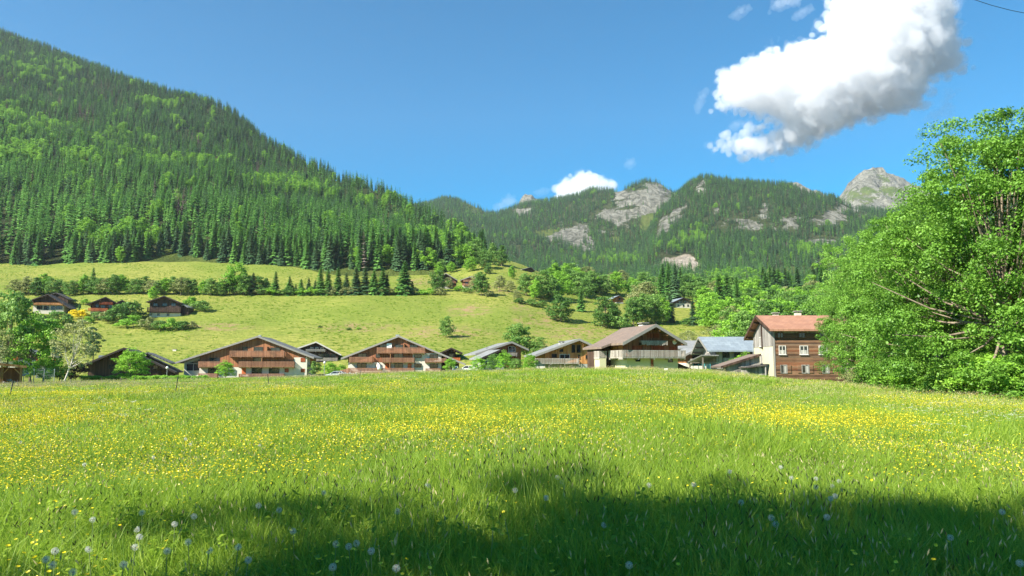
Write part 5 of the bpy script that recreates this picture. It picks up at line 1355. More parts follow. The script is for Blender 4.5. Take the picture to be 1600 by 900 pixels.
# tussocks on the open pasture behind the village
TUS = [grass_mesh('tussock', 60, .5, .22, .5, .06, seed=s_, lean=.5) for s_ in (401, 402, 403)]
rng = np.random.default_rng(90)
Pt, tx, ty = scatter(BH, 0.86, 2.0, rng)
k = (ty > 404) & (Pt[:, 1] > 178) & (rng.random(len(Pt)) < np.clip(fbm(Pt[:, 0] * .05, Pt[:, 2] * .2, 4, 44) * 3.0 - 0.95, .03, 1))
Pt = Pt[k]; n = len(Pt); sc_ = rng.uniform(.3, .85, n)
o = instancer('tussocks', Pt, np.stack([sc_ * rng.uniform(.8, 1.8, n), sc_, sc_], 1), np.stack([np.zeros(n), np.zeros(n), rng.uniform(-.5, .5, n)], 1), rng.integers(0, 3, n), TUS); tag(o, 'rough grass tussocks scattered over the hillside pasture', 'grass')
# ------------------------------------------------------------------ small things in the village
def lamp(px, py_top, py_bot, Y, label):
    b = W(px, py_bot, Y); t = W(px, py_top, Y); H = t.z - b.z
    o = empty('street_lamp', (b.x, b.y, b.z - 1.0)); tag(o, label, 'street lamp', 'globe street lamps')
    MB().tube([(0, 0, 0), (0, 0, 1.2), (0, 0, H + .75)], [.09, .06, .045], 8).build('pole', M_METAL, o)
    MB().tube([(0, 0, H + .7), (0, 0, H + .8)], [.07, .16], 8).build('collar', M_TRIMG, o)
    MB().ball((0, 0, H + 1.05), .27, 12, 8).build('globe', M_ENAMEL, o, True)
lamp(506.5, 567, 590, 158, 'tall street lamp with white globe beside the silver car')
lamp(260.5, 575, 590, 150, 'low street lamp with white globe by the wide dark barn')

def car(px, py, Y, rz, label, paint, name='parked_car'):
    o = empty(name, W(px, py, Y), rz); tag(o, label, 'car', 'parked cars')
    prof = [(-2.05, .35), (2.05, .35), (2.12, .62), (2.0, .86), (1.0, 1.02), (-1.75, 1.04), (-2.1, .8)]
    mb = MB().prism(prof, -.86, .86); body = mb.build('body', paint, o)
    cab = [(1.05, 1.02), (.35, 1.46), (-1.2, 1.50), (-1.8, 1.05)]
    a = MB(); n = len(cab)
    vs = [(x, -.84 if z < 1.1 else -.66, z) for x, z in cab] + [(x, .84 if z < 1.1 else .66, z) for x, z in cab]
    a.add(vs, [(0, 1, 2, 3), (7, 6, 5, 4), (0, 4, 5, 1), (1, 5, 6, 2), (2, 6, 7, 3), (3, 7, 4, 0)]); a.build('cabin', M_GLASS, o)
    MB().box(-1.25, .4, -.68, .68, 1.47, 1.54).build('car_roof', paint, o)
    for sy in (-1, 1):
        MB().tube([(.38, sy * .675, 1.47), (1.08, sy * .85, 1.03)], .04, 5).tube([(-1.2, sy * .675, 1.5), (-1.8, sy * .85, 1.05)], .05, 5).tube([(-.35, sy * .68, 1.5), (-.4, sy * .85, 1.04)], .04, 5).build('pillar', paint, o)
        MB().box(2.0, 2.1, sy * .62 - .16, sy * .62 + .16, .66, .8).build('headlight', M_ENAMEL, o)
        MB().box(.75, .9, sy * .86, sy * 1.0, .98, 1.1).build('mirror', paint, o)
        for xw in (-1.3, 1.3):
            w = MB().tube([(xw, sy * .72, .33), (xw, sy * .9, .33)], .33, 14).build('wheel', M_IRON, o)
            MB().tube([(xw, sy * .9, .33), (xw, sy * .915, .33)], .2, 10).build('rim', M_METAL, w)
    return o
M_SILVER = flat('silver_paint', srgb(206, 210, 214), 0.25, 0.6, 0.3)
car(525, 591.5, 153, math.pi, 'silver hatchback parked behind the meadow near the street lamp', M_SILVER)
car(730, 583, 152, math.pi, 'white car with only its roof showing behind the meadow', M_ENAMEL)
p = W(711, 583, 150); o = empty('notice_board', p); tag(o, 'small blue notice board in a white frame by the chalet end', 'sign')
for sx in (-.55, .55): MB().box(sx - .05, sx + .05, -.04, .04, -1, 1.3).build('post', M_ENAMEL, o)
MB().box(-.6, .6, -.06, .06, .35, 1.45).build('frame', M_ENAMEL, o); MB().box(-.36, .36, -.085, -.062, .5, 1.25).build('panel', M_BLUE, o)
p = W(550, 587, 152); o = empty('stone_wall', p); tag(o, 'low rubble retaining wall below the terrace of the tall chalet', 'wall')
rr = random.Random(4); x = -2.8
while x < 2.6:
    w = rr.uniform(.3, .8)
    for z in (-.6, -.15, .25):
        hh = rr.uniform(.28, .45); MB().ball((x + w / 2, rr.uniform(-.1, .1), z + hh / 2), .5, 7, 4, (w * .95, .6, hh)).build('stone', rr.choice((M_STONE, M_CONC)), o)
    x += w * .9
def box_thing(px, py, Y, label):
    o = empty('feed_box', W(px, py, Y)); tag(o, label, 'box')
    MB().box(-.55, .55, -.3, .3, -.2, .42).box(-.6, -.5, -.34, -.301, -.25, .5).box(.5, .6, -.34, -.301, -.25, .5).build('body', M_STONE, o)
    MB().prism([(-.6, .5), (.6, .42), (.6, .48), (-.6, .56)], -.4, .4).build('lid', M_DARKW, o)
q = hit(273, 548); box_thing(273, 548, q.y - .3, 'small pale box with dark lid lying on the pasture above the long chalet')
o = empty('trough', W(1041, 583.2, 84)); tag(o, 'pale boxy trough end sticking out of the grass below the old chalet', 'trough')
MB().box(-.13, .13, -.3, .3, -.6, .55).build('end_board', M_ENAMEL, o); MB().box(.14, .9, -.25, .25, -.6, .38).build('body', M_GREYW, o)
q = hit(803, 527); o = empty('boulder_heap', q or W(803, 527, 250)); 
bpy.data.objects.remove(o)

# fences
def fence(name, label, pts, hgt, wires, lean=0.0, r=.035, mat=None, wmat=None, wr=.006):
    o = empty(name, pts[0]); tag(o, label, 'fence'); b = Vector(pts[0]); rr = random.Random(len(pts)); tops = []
    for p in pts:
        d = Vector(p) - b; ln = Vector((rr.uniform(-1, 1) * lean, rr.uniform(-.3, .3) * lean, 0))
        MB().tube([d + Vector((0, 0, -.4)), d + Vector((0, 0, hgt)) + ln], r, 6).build('post', mat or M_POST, o); tops.append((d, ln))
    for wz in wires:
        mb = MB()
        for (d0, l0), (d1, l1) in zip(tops, tops[1:]):
            a = d0 + l0 * (wz / hgt) + Vector((0, 0, wz)); c = d1 + l1 * (wz / hgt) + Vector((0, 0, wz)); m = a.lerp(c, .5) - Vector((0, 0, .06))
            mb.tube([a, m, c], wr, 4, False)
        mb.build('wire', wmat or M_IRON, o)
    return o
def gp(px, Y):
    p = W(px, 560, Y); return (p.x, Y, float(meadow_z(p.x, Y)))
fence('wire_fence', 'thin electric wire fence on dark leaning posts across the meadow', [gp(-190, 40), gp(17, 42), gp(275, 46), gp(424, 62), gp(560, 74)], 1.25, (.95, 1.15), .3, .03, M_IRON, M_POST, .007)
fence('wire_fence', 'low wire fence on short grey posts along the left meadow edge', [gp(p_, 96) for p_ in (30, 52, 75, 98, 113, 130, 160, 190, 213)], 1.0, (.5, .85), .1, .04, M_POST, M_IRON, .006)
def net(name, label, px0, px1, py, Y, H, mat, postmat, n=3):
    a, b = W(px0, py, Y), W(px1, py, Y); o = empty(name, a); tag(o, label, 'fence'); L = b.x - a.x
    for k in range(n + 1): MB().tube([(L * k / n, 0, -1), (L * k / n, 0, H)], .05, 6).build('post', postmat, o)
    mb = MB(); m = int(L / .18)
    for k in range(m + 1): mb.tube([(L * k / m, .06, -.5), (L * k / m, .06, H - .05)], .009, 3, False)
    for k in range(10): mb.tube([(0, .075, H * k / 9 - .02), (L, .075, H * k / 9 - .02)], .009, 3, False)
    mb.build('mesh_panel', mat, o)
net('mesh_fence', 'tall green wire-mesh fence beside the timber shelter', 36, 84, 600, 108, 2.2, M_GREENWIRE, M_METAL)
net('mesh_fence', 'teal net fence in front of the small brown chalet', 1083, 1110, 580, 108, 1.1, M_TEAL, M_TEAL)
net('mesh_fence', 'blue-green wire fence under the big trees at the end of the farmhouse', 1326, 1385, 602, 86, 1.3, M_TEAL, M_POST)
# power cable crossing the upper right corner
a, b = W(1380, -55, 34), W(1720, 45, 34)
pts = [a.lerp(b, t) - Vector((0, 0, .9 * math.sin(math.pi * t))) + Vector((0, 0, .45)) for t in np.linspace(0, 1, 13)]
o = MB().tube([p - a for p in pts], .014, 6, False).build('power_cable', M_IRON); o.location = a
tag(o, 'thin black overhead cable crossing the upper right corner of the sky', 'cable')

# ------------------------------------------------------------------ trees and bushes that stand on their own
T, Bs, S = LEAFY, BUSH, SPRUCE
# the big ashes on the right
ASHES = [(1425, 610, 62, 288, 2, .9, 'leafy tree between the broad one and the round-topped one'),
         (1572, 626, 46, 468, 2, .95, 'tallest leafy tree at the right edge with pale limbs showing'),
         (1470, 616, 54, 312, 0, .95, 'broad leafy tree left of the tallest one on the right'),
         (1392, 606, 68, 258, 1, .95, 'round-topped tree in front of the farmhouse end'),
         (1326, 600, 82, 165, 1, .8, 'smaller feathery tree covering the corner of the farmhouse'),
         (1700, 636, 45, 500, 1, 1.1, 'leafy tree cut by the right picture edge behind the tallest one'),
         (1500, 612, 64, 325, 2, .9, 'leafy tree set back between the two biggest ones'),
         (1340, 545, 150, 185, 0, .8, 'pale green tree rising behind the farmhouse roof')]
for px_, py_, Y, hp, k, wd, lab in ASHES:
    p = W(px_, py_, Y); p.z = min(p.z, float(meadow_z(p.x, p.y)) + .2)
    hgt = hp * Y / FPX + (W(px_, py_, Y).z - p.z)
    plant('ash_tree', ASH[k], p, hgt, lab, 'tree', 'big trees on the right', wd, rz=k * 2.1 + px_)
UND = [(1345, 604, 74, 34, 2), (1372, 606, 66, 46, 0), (1402, 608, 60, 52, 0), (1440, 612, 55, 62, 1), (1480, 616, 50, 66, 0), (1520, 620, 47, 76, 0), (1560, 624, 44, 80, 1), (1598, 628, 42, 86, 0), (1640, 632, 42, 90, 1)]
for k, (px_, py_, Y, hp, v) in enumerate(UND):
    p = W(px_, py_, Y); p.z = min(p.z, float(meadow_z(p.x, p.y)) + .1)
    plant('shrub', BUSHN[v], p, hp * Y / FPX, 'dense green shrub under the big leafy trees', 'shrub', 'shrubs under the right trees', 1.25)
# trees outside the picture on the left that shade the near grass
for k, (x, y, hgt, wd) in enumerate(SHADE):
    plant('ash_tree', SHADE_TREE[0], (x, y, -.2), hgt, 'leafy tree outside the picture that shades the near grass', 'tree', 'shade trees beside the viewer', wd)
# left edge of the village
L_ = [(NEARTREE[1], 6, 606, 118, 165, .8, 'tall leafy tree at the left edge above the timber shelter'),
      (NEARTREE[0], 46, 604, 118, 118, .9, 'bright green tree right of the timber shelter'),
      (NEARTREE[1], -50, 606, 120, 160, .9, 'leafy tree just outside the left edge'),
      (NEARTREE[2], -5, 604, 112, 95, 1.0, 'thin olive tree behind the timber shelter'),
      (NEARTREE[0], 205, 592, 128, 50, 1.4, 'bright green spreading tree before the wide dark barn'),
      (NEARTREE[0], 66, 600, 116, 44, 1.3, 'low green tree behind the wire-mesh fence'),
      (NEARTREE[0], 92, 598, 118, 38, 1.2, 'low light-green tree at the foot of the leaning birch'),
      (NEARTREE[0], 352, 592, 150, 30, 1.35, 'round green bush tree standing before the long chalet'),
      (NEARTREE[0], 515, 590, 165, 26, 1.4, 'green bush between the two big chalets'),
      (NEARTREE[1], 492, 590, 170, 28, 1.3, 'dark green bush at the right end of the long chalet'),
      (NEARTREE[0], 533, 588, 170, 20, 1.3, 'light bush by the stair rail of the tall chalet'),
      (NEARTREE[0], 703, 584, 150, 26, 1.2, 'leafy bush hiding the right end of the tall chalet'),
      (NEARTREE[0], 748, 580, 138, 24, 1.3, 'bush at the left of the pale-roofed shed'), (NEARTREE[1], 771, 580, 134, 30, 1.0, 'upright bush before the pale-roofed shed'),
      (NEARTREE[0], 789, 580, 132, 34, 1.0, 'taller bush between shed and brown chalet'), (NEARTREE[1], 806, 580, 130, 22, 1.4, 'low bush under the brown chalet window'),
      (NEARTREE[0], 828, 580, 128, 30, 1.0, 'green bush between the brown and the larch chalet'),
      (NEARTREE[0], 1165, 583, 116, 34, 1.4, 'light green bush before the grey-roofed house'), (NEARTREE[0], 1142, 584, 112, 24, 1.3, 'small light bush at the foot of the plank shed'),
      (NEARTREE[2], 1078, 548, 230, 34, 1.6, 'pale olive bush behind the roof of the old chalet'), (NEARTREE[2], 1118, 545, 215, 40, 1.6, 'olive-green tree behind the grey-roofed house'), (NEARTREE[0], 1150, 545, 200, 58, 1.2, 'bright round tree behind the blue-grey sheet roof'),
      (NEARTREE[1], 1175, 545, 190, 70, 1.1, 'leafy tree rising left of the farmhouse roof')]
for pr, px_, py_, Y, hp, wd, lab in L_:
    p = W(px_, py_, Y); d = drop(p.x, p.y)
    if d is not None: p.z = min(p.z, d + .1)
    plant('leafy_tree' if hp > 36 else 'bush', pr, p, W(px_, py_ - hp, Y).z - p.z, lab, 'tree' if hp > 36 else 'bush', None, wd)
p = W(98, 603, 116); plant('birch_tree', NEARTREE[2], p, 11.5, 'leaning birch with white trunk and thin leaves by the wire-mesh fence', 'tree', None, .9, 0.0, (0.0, .28))
plant_px('pine_tree', PINE, 145, 570, 62, 'dark pine with a clear trunk on the pasture behind the barn', 'pine', None, .8, Y=180)
plant_px('pine_tree', PINE, 88, 575, 52, 'loose-branched pine behind the orange-balcony chalet', 'pine', None, .85, Y=172)
plant_px('shrub', PURPLE, 118, 595, 30, 'dark purple-leaved shrub beside the birch', 'shrub', None, 1.2, Y=122)
for k, px_ in enumerate(range(140, 328, 12)):
    p = W(px_, 597, 126); p.z = float(meadow_z(p.x, p.y)) + .1
    plant('hedge_shrub', HEDGE, p, (W(px_, 584 + (k % 3), 126).z - p.z), 'clipped bright green shrub in the hedge before the wide barn', 'hedge', 'hedge along the meadow', 1.15)
# yellow broom, bushes on the shelf
plant_px('broom_bush', BROOM, 122, 500, 18, 'bright yellow flowering bush between two hillside chalets', 'bush', None, 1.25)
SH = [(150, 500, 15, 0), (136, 506, 13, 1), (166, 502, 16, 2), (181, 505, 26, 0), (200, 500, 34, 0), (208, 512, 22, 1), (190, 512, 14, 1), (233, 514, 20, 2), (250, 516, 18, 0), (266, 516, 21, 1), (284, 516, 17, 0), (300, 513, 12, 2), (92, 510, 28, 0), (80, 518, 22, 1), (60, 520, 30, 0), (300, 482, 20, 1), (314, 487, 20, 0), (112, 478, 13, 0), (134, 476, 10, 1)]
for px_, py_, hp, v in SH:
    plant_px('bush', Bs[v], px_, py_, hp, 'rounded bush on the bank around the three hillside chalets', 'bush', 'bushes round the hillside chalets', 1.25)
plant_px('cypress', S[1], 123.5, 486, 14, 'slim dark conifer beside the yellow bush', 'conifer', None, .8)
plant_px('leafy_tree', T[3], 239, 470, 24, 'fresh green tree behind the dark hillside chalet', 'tree', None, 1.2)
plant_px('leafy_tree', T[1], 28, 498, 44, 'dark leafy tree left of the white-based hillside chalet', 'tree', None, 1.2)
# single trees on the open pasture
plant_px('leafy_tree', T[0], 697, 527, 34, 'lone round tree with a sharp shadow on the open pasture', 'tree', None, .85, rz=0.3)
plant_px('leafy_tree', T[0], 876, 503, 44, 'broad round tree casting a long shadow on the pasture slope', 'tree', None, 1.15)
plant_px('spruce_tree', S[2], 908, 487, 34, 'small cone-shaped tree uphill of the broad round tree', 'tree', None, 1.3)
plant_px('leafy_tree', T[1], 812, 560, 58, 'large rounded tree behind the brown chalet', 'tree', None, 1.25, Y=185)
plant_px('leafy_tree', T[0], 842, 560, 34, 'smaller tree beside the large rounded one behind the brown chalet', 'tree', None, 1.1, Y=182)
plant_px('leafy_tree', T[0], 948, 512, 50, 'leafy clump with dense base above the old chalet roof', 'tree', None, 1.1)
plant_px('bush', Bs[0], 968, 514, 24, 'dark bush at the foot of the leafy clump', 'bush', None, 1.2)
plant_px('leafy_tree', T[5], 958, 511, 40, 'cone-shaped leafy tree in the clump above the old chalet', 'tree', None, 1.0)
for px_, py_, hp, v in ((990, 508, 46, 1), (1003, 507, 52, 1), (1012, 505, 40, 4), (1024, 506, 48, 0), (1036, 507, 44, 3)):
    plant_px('leafy_tree', T[v], px_, py_, hp, 'leafy tree in the row behind the old chalet chimney', 'tree', 'row behind the old chalet', 1.0)
plant_px('spruce_tree', S[0], 1047, 504, 48, 'dark spruce at the right end of the row behind the old chalet', 'spruce', None, 1.2)
for px_, hp, v in ((1083, 40, 0), (1094, 36, 4), (1104, 40, 0)):
    plant_px('spruce_tree', S[v], px_, 508, hp, 'one of three conifers with bare lower trunks below the valley chalet', 'conifer', 'three conifers below the valley chalet', 1.25)
plant_px('bush', Bs[0], 1073, 509, 14, 'small round bush left of the three conifers', 'bush', None, 1.1)
# trees on the upper bank round the farm chalets
for px_, py_, hp, v in ((684, 455, 34, 0), (700, 452, 20, 4), (752, 462, 40, 1), (744, 456, 28, 4), (781, 455, 26, 4), (798, 457, 20, 4), (822, 462, 38, 1), (808, 470, 18, 4), (836, 468, 34, 3), (848, 466, 46, 0), (862, 470, 40, 1), (878, 466, 44, 2), (868, 452, 44, 3), (890, 458, 40, 0), (902, 452, 36, 2), (918, 455, 30, 0), (800, 436, 22, 3), (686, 432, 24, 3)):
    plant_px('leafy_tree', T[v], px_, py_, hp, 'leafy tree on the upper bank around the farm chalets', 'tree', 'trees on the upper bank', 1.05)
for px_, py_, hp, v in ((730, 458, 10, 0), (765, 463, 9, 2), (830, 478, 12, 0), (845, 481, 13, 0), (718, 455, 10, 1), (500, 512, 4, 0), (545, 516, 5, 0), (560, 515, 4, 1), (812, 474, 10, 0)):
    plant_px('bush', Bs[v], px_, py_, hp, 'low bush on the pasture bank', 'bush', 'low bushes on the pasture', 1.5)
# the hedge row along the top of the pasture
rr = random.Random(12); px_ = 22
while px_ < 420:
    v = rr.choice((0, 1, 3, 4, 0, 5)); hp = rr.uniform(22, 34)
    plant_px('leafy_tree', T[v], px_, 461 + rr.uniform(-3, 1), hp, 'leafy tree in the long hedge row above the three hillside chalets', 'tree', 'hedge row along the pasture', 1.2); px_ += rr.uniform(9, 15)
plant_px('leafy_tree', T[2], 366, 460, 52, 'tallest round tree of the hedge row above the pasture', 'tree', None, 1.0)
plant_px('spruce_tree', S[1], 144, 459, 42, 'single spruce standing in the hedge row above the hillside chalets', 'spruce', None, 1.1)
for px_, hp in ((395, 36), (430, 38), (452, 30), (470, 26), (482, 28), (500, 44), (512, 42), (528, 44), (541, 36), (556, 46), (570, 46), (584, 40), (598, 42), (632, 54), (644, 22), (604, 34), (462, 18), (492, 24)):
    plant_px('spruce_tree', S[rr.randrange(5)], px_, 461, hp, 'spruce in the hedge row along the top of the open pasture', 'spruce', 'spruces in the pasture hedge row', 1.35)
px_ = 400
while px_ < 690:
    plant_px('bush', Bs[rr.randrange(3)], px_, 461, rr.uniform(9, 16), 'low bush at the foot of the hedge-row spruces', 'bush', 'bushes under the hedge row', 1.5); px_ += rr.uniform(11, 17)
# bright broadleaved trees where the forest meets the spur
for px_, py_, hp, v in ((668, 420, 34, 2), (652, 418, 30, 3), (712, 412, 40, 0), (728, 416, 36, 2), (744, 412, 40, 0), (758, 420, 30, 0), (735, 424, 24, 2), (770, 414, 36, 5), (784, 416, 34, 5), (690, 424, 20, 0), (705, 426, 18, 2), (762, 428, 16, 0)):
    plant_px('leafy_tree', T[v], px_, py_, hp, 'broadleaved tree where the big forest meets the grassy spur', 'tree', 'trees on the spur', 1.05)
# the mixed wood in the valley right of the pasture
VAL = [(872, 446), (960, 444), (1060, 452), (1120, 440), (1190, 436), (1240, 445), (1295, 430), (1295, 535), (1170, 532), (1112, 526), (1108, 506), (1090, 492), (1085, 480), (1040, 485), (1000, 486), (985, 462), (940, 462), (900, 470)]
def inside(x, y, poly):
    r = False; j = len(poly) - 1
    for i in range(len(poly)):
        (xi, yi), (xj, yj) = poly[i], poly[j]
        if (yi > y) != (yj > y) and x < (xj - xi) * (y - yi) / (yj - yi) + xi: r = not r
        j = i
    return r
got = []; tries = 0
while len(got) < 190 and tries < 6000:
    tries += 1
    x, y = rr.uniform(870, 1330), rr.uniform(425, 535)
    if not inside(x, y, VAL): continue
    if any(abs(x - a_) < bw_ and abs(y - b_) < bh_ for a_, b_, bw_, bh_ in ((1066, 486, 26, 17), (967, 478, 14, 10), (1092, 480, 12, 8), (994, 462, 7, 9), (931, 450, 8, 6), (1110, 524, 16, 6), (1258, 470, 10, 40))): continue
    if any(math.hypot(x - a_, (y - b_) * 1.6) < 9.5 for a_, b_ in got): continue
    got.append((x, y))
got.sort(key=lambda q: q[1])
for x, y in got:
    p = hit(x, y)
    if p is None: continue
    con = float(fbm(np.array([x * 0.02]), np.array([y * 0.04]), 2, 77)[0])
    if (x > 1190 and y < 480 and con > 0.52) or con > 0.72:
        plant('spruce_tree', S[rr.randrange(5)], p, rr.uniform(15, 22), 'spruce in the mixed valley wood behind the village', 'spruce', 'conifers of the valley wood', 1.15)
    else:
        plant('leafy_tree', T[rr.choice((0, 1, 2, 3, 2, 0, 4))], p, rr.uniform(10, 15), 'broadleaved tree in the mixed valley wood behind the village', 'tree', 'broadleaved trees of the valley wood', 1.15)
# ------------------------------------------------------------------ clouds, real volumes far behind the mountains
def cloud_mat(name, sigma):
    g = NT(name); v = g.n('ShaderNodeVolumePrincipled')
    v.inputs['Color'].default_value = (.955, .96, .968, 1); v.inputs['Anisotropy'].default_value = 0.0
    v.inputs['Density'].default_value = sigma; v.inputs['Density Attribute'].default_value = ''
    g.t.links.new(v.outputs[0], g.out.inputs['Volume']); return g.m
M_CLOUD = cloud_mat('cloud', 0.0065); M_FRINGE = cloud_mat('cloud_fringe', 0.0016); M_WISP = cloud_mat('thin_cloud', 0.0016)
def edge_dist(x, y, poly):
    d = 1e9
    for i in range(len(poly)):
        ax, ay = poly[i - 1]; bx, by = poly[i]; vx, vy = bx - ax, by - ay
        t = max(0, min(1, ((x - ax) * vx + (y - ay) * vy) / (vx * vx + vy * vy + 1e-9)))
        d = min(d, math.hypot(x - ax - t * vx, y - ay - t * vy))
    return d
def cloud(label, poly, Y, npts, mat, vox, seed, amp=0.9, freq=1.0, gain=2.2, thick=1.0, rmin=5.0, fringe=False, inset=0.0, puffs=0):
    rr = random.Random(seed); k = Y / FPX
    xs_, ys_ = [p[0] for p in poly], [p[1] for p in poly]
    pts, rad = [], []
    while len(pts) < npts:
        x, y = rr.uniform(min(xs_), max(xs_)), rr.uniform(min(ys_), max(ys_))
        if not inside(x, y, poly): continue
        e = edge_dist(x, y, poly)
        if e < inset: continue
        r = max(min(e * 0.85, 36), rmin)
        dep = min(e * 1.2, 85) * k * thick
        p = W(x, y, Y); p.y += rr.uniform(-1, 1) * dep
        s = (p.y / Y); p.x *= s; p.z = CAMZ + (p.z - CAMZ) * s
        pts.append(p); rad.append(r * k * rr.uniform(.75, 1.1))
    for _ in range(puffs):
        i = rr.randrange(len(poly)); t_ = rr.random(); (ax, ay), (bx, by) = poly[i - 1], poly[i]
        x, y = ax + (bx - ax) * t_, ay + (by - ay) * t_; mx_, my_ = sum(xs_) / len(xs_), sum(ys_) / len(ys_)
        d_ = rr.uniform(2, 18); L0 = math.hypot(mx_ - x, my_ - y) + 1e-6
        p = W(x + (mx_ - x) / L0 * d_ + rr.uniform(-4, 4), y + (my_ - y) / L0 * d_ + rr.uniform(-4, 4), Y); p.y += rr.uniform(-1, 1) * 25 * k
        pts.append(p); rad.append(rr.uniform(3.5, 9) * k)
    c = sum(pts, Vector()) / len(pts); L_ = [p - c for p in pts]
    me = bpy.data.meshes.new('cloud'); me.from_pydata([tuple(p) for p in L_], [], [])
    a = me.attributes.new('rad', 'FLOAT', 'POINT'); a.data.foreach_set('value', rad)
    o = link('cloud', me, None, c); tag(o, label, 'cloud')
    m = max(rad) * 1.1
    lo = [min(p[i] for p in L_) - m for i in range(3)]; hi = [max(p[i] for p in L_) + m for i in range(3)]
    t = bpy.data.node_groups.new('cloud_nodes', 'GeometryNodeTree')
    t.interface.new_socket('Geometry', in_out='INPUT', socket_type='NodeSocketGeometry'); t.interface.new_socket('Geometry', in_out='OUTPUT', socket_type='NodeSocketGeometry')
    N = t.nodes; K = t.links
    gi = N.new('NodeGroupInput'); go = N.new('NodeGroupOutput'); vc = N.new('GeometryNodeVolumeCube')
    vc.inputs['Min'].default_value = lo; vc.inputs['Max'].default_value = hi
    for i, ax in enumerate('XYZ'): vc.inputs['Resolution ' + ax].default_value = max(int((hi[i] - lo[i]) / vox), 12)
    pos = N.new('GeometryNodeInputPosition')
    sn = N.new('GeometryNodeSampleNearest'); sn.domain = 'POINT'; K.new(gi.outputs[0], sn.inputs['Geometry']); K.new(pos.outputs[0], sn.inputs['Sample Position'])
    def samp(dt, src):
        q = N.new('GeometryNodeSampleIndex'); q.data_type = dt; K.new(gi.outputs[0], q.inputs['Geometry']); K.new(sn.outputs[0], q.inputs['Index']); K.new(src, q.inputs['Value']); return q.outputs[0]
    na = N.new('GeometryNodeInputNamedAttribute'); na.data_type = 'FLOAT'; na.inputs['Name'].default_value = 'rad'
    r_ = samp('FLOAT', na.outputs[0]); pp = N.new('GeometryNodeInputPosition'); cpos = samp('FLOAT_VECTOR', pp.outputs[0])
    ds = N.new('ShaderNodeVectorMath'); ds.operation = 'DISTANCE'; K.new(pos.outputs[0], ds.inputs[0]); K.new(cpos, ds.inputs[1])
    def mt(op, a_, b_=None):
        q = N.new('ShaderNodeMath'); q.operation = op
        for i, v in enumerate((a_, b_)):
            if v is None: continue
            if isinstance(v, (int, float)): q.inputs[i].default_value = v
            else: K.new(v, q.inputs[i])
        return q.outputs[0]
    dd = mt('SUBTRACT', 1.0, mt('DIVIDE', ds.outputs['Value'], r_))
    def nz(f_, det):
        q = N.new('ShaderNodeTexNoise'); q.inputs['Scale'].default_value = f_; q.inputs['Detail'].default_value = det; q.inputs['Roughness'].default_value = .66
        K.new(pos.outputs[0], q.inputs['Vector']); return q.outputs[0]
    nn = mt('SUBTRACT', nz(freq / 260.0 * 6000 / Y, 7), .5)
    vm = N.new('GeometryNodeVolumeToMesh'); vm.inputs['Threshold'].default_value = 0.25
    K.new(vc.outputs[0], vm.inputs[0]); K.new(vm.outputs[0], go.inputs[0])
    md = o.modifiers.new('cloud', 'NODES'); md.node_group = t
    def bake(am, off, mm):
        den = mt('MULTIPLY', mt('ADD', mt('ADD', dd, off), mt('MULTIPLY', nn, am * 2.2)), gain)
        den = mt('MINIMUM', mt('MAXIMUM', den, 0.0), 1.0)
        for l in list(vc.inputs['Density'].links): K.remove(l)
        K.new(den, vc.inputs['Density'])
        dg = bpy.context.evaluated_depsgraph_get(); dg.update()
        body = bpy.data.meshes.new_from_object(o.evaluated_get(dg)); body.materials.clear(); body.materials.append(mm); return body
    core = bake(amp, 0.0, mat)
    fr = bake(amp * 2.1, 0.2, M_FRINGE) if fringe else None
    o.modifiers.clear(); o.data = core; core.name = 'cloud'
    if fr: link('fringe', fr, o)
    return o
BIGC = [(1300, -70), (1296, 0), (1290, 34), (1286, 54), (1249, 62), (1212, 81), (1188, 78), (1161, 98), (1116, 115), (1121, 148), (1116, 166), (1158, 176), (1200, 184), (1222, 194), (1196, 206), (1151, 214), (1108, 229), (1161, 248), (1222, 244), (1262, 231), (1303, 215), (1347, 192), (1397, 181), (1438, 172), (1458, 122), (1509, 116), (1502, 67), (1494, 20), (1500, -70)]
cloud('big billowing white cloud in the upper right sky', BIGC, 6200, 2600, M_CLOUD, 11, 1, 1.15, 2.6, fringe=True, rmin=12.0, inset=9, puffs=420)
cloud('small bright cloud peeping over the distant ridge', [(866, 300), (874, 285), (893, 276), (910, 266), (930, 268), (942, 281), (960, 290), (950, 325), (868, 325)], 6600, 400, M_CLOUD, 10, 2, .9, 2.6, fringe=True, rmin=9.0, inset=6, puffs=50)
cloud('thin upright wisp left of the big cloud', [(1086, 170), (1092, 146), (1104, 137), (1107, 142), (1098, 165), (1090, 176)], 6200, 120, M_WISP, 10, 3, 1.7, 3.5, rmin=4)
cloud('faint wisp in the top sky left of the big cloud', [(1140, 26), (1152, 12), (1172, 8), (1174, 13), (1158, 28)], 6200, 120, M_WISP, 10, 4, 1.7, 3.5, rmin=4)
cloud('wispy streak at the top edge beside the big cloud', [(1200, 20), (1206, 0), (1230, -8), (1255, -6), (1250, 8), (1222, 14)], 6200, 160, M_WISP, 10, 5, 1.7, 3.5, rmin=4)
cloud('short slanting wisp close to the big cloud top', [(1236, 32), (1246, 16), (1268, 8), (1272, 13), (1256, 26)], 6200, 120, M_WISP, 10, 6, 1.7, 3.5, rmin=4)
cloud('ragged shred under the right end of the big cloud', [(1440, 190), (1455, 172), (1470, 166), (1474, 140), (1502, 140), (1486, 160), (1492, 180), (1484, 192), (1474, 182), (1456, 194)], 6200, 200, M_WISP, 10, 7, 1.7, 3.5, rmin=4)
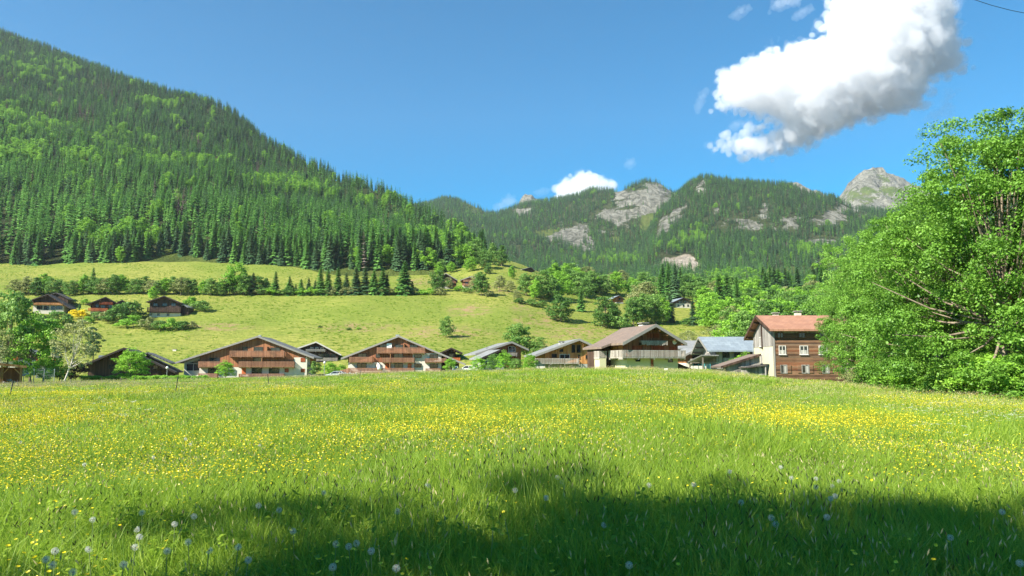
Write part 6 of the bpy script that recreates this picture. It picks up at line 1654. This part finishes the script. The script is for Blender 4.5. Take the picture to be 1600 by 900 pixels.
cloud('small shred below the left end of the big cloud', [(1140, 200), (1144, 190), (1158, 188), (1163, 194), (1150, 202)], 6200, 120, M_WISP, 8, 8, 1.7, 3.5, rmin=4)
cloud('tiny puff above the distant ridge', [(976, 258), (980, 250), (990, 249), (993, 256), (986, 261)], 6400, 90, M_WISP, 8, 9, 1.7, 3.5, rmin=4)
cloud('faint streak beside the pale rocky knob', [(768, 330), (775, 318), (795, 304), (805, 306), (806, 318), (785, 330)], 6400, 120, M_WISP, 10, 10, 1.7, 3.5, rmin=4)
cloud('thin flat wisp between the knob and the small cloud', [(836, 300), (846, 295), (858, 296), (856, 300), (842, 303)], 6400, 90, M_WISP, 8, 11, 1.7, 3.5, rmin=4)
# ------------------------------------------------------------------ haze
def haze(density):
    mb = MB(); x0, x1, y0, y1, z0, z1 = -3600, 3600, -60, 4300, -30, 1500
    mb.box(x0, x1, y0, y1, z0, z1)
    g = NT('haze'); v = g.n('ShaderNodeVolumePrincipled')
    v.inputs['Color'].default_value = (0.80, 0.88, 1.0, 1); v.inputs['Density'].default_value = density
    v.inputs['Anisotropy'].default_value = 0.2
    g.t.links.new(v.outputs[0], g.out.inputs['Volume'])
    o = mb.build('haze', g.m); tag(o, 'thin pale air haze filling the valley', 'haze', None, 'stuff')
haze(0.00005)

# ------------------------------------------------------------------ labels: within a small group say which one, by its place along the row
ORD = 'first second third fourth fifth sixth seventh eighth ninth tenth eleventh twelfth thirteenth fourteenth fifteenth sixteenth seventeenth eighteenth nineteenth twentieth'.split()
bpy.context.view_layer.update()
same = {}
for o in SC.objects:
    if o.parent is None and o.get('group') and o.get('label'): same.setdefault((o['group'], o['label']), []).append(o)
for (gr, lb), os_ in same.items():
    if 1 < len(os_) <= 20 and gr != 'shade trees beside the viewer':
        os_.sort(key=lambda o: o.location.x / max(o.location.y, 1.0))
        for k, o in enumerate(os_):
            o['label'] = lb + (', leftmost' if k == 0 else ', rightmost' if k == len(os_) - 1 else ', %s from the left' % ORD[k])
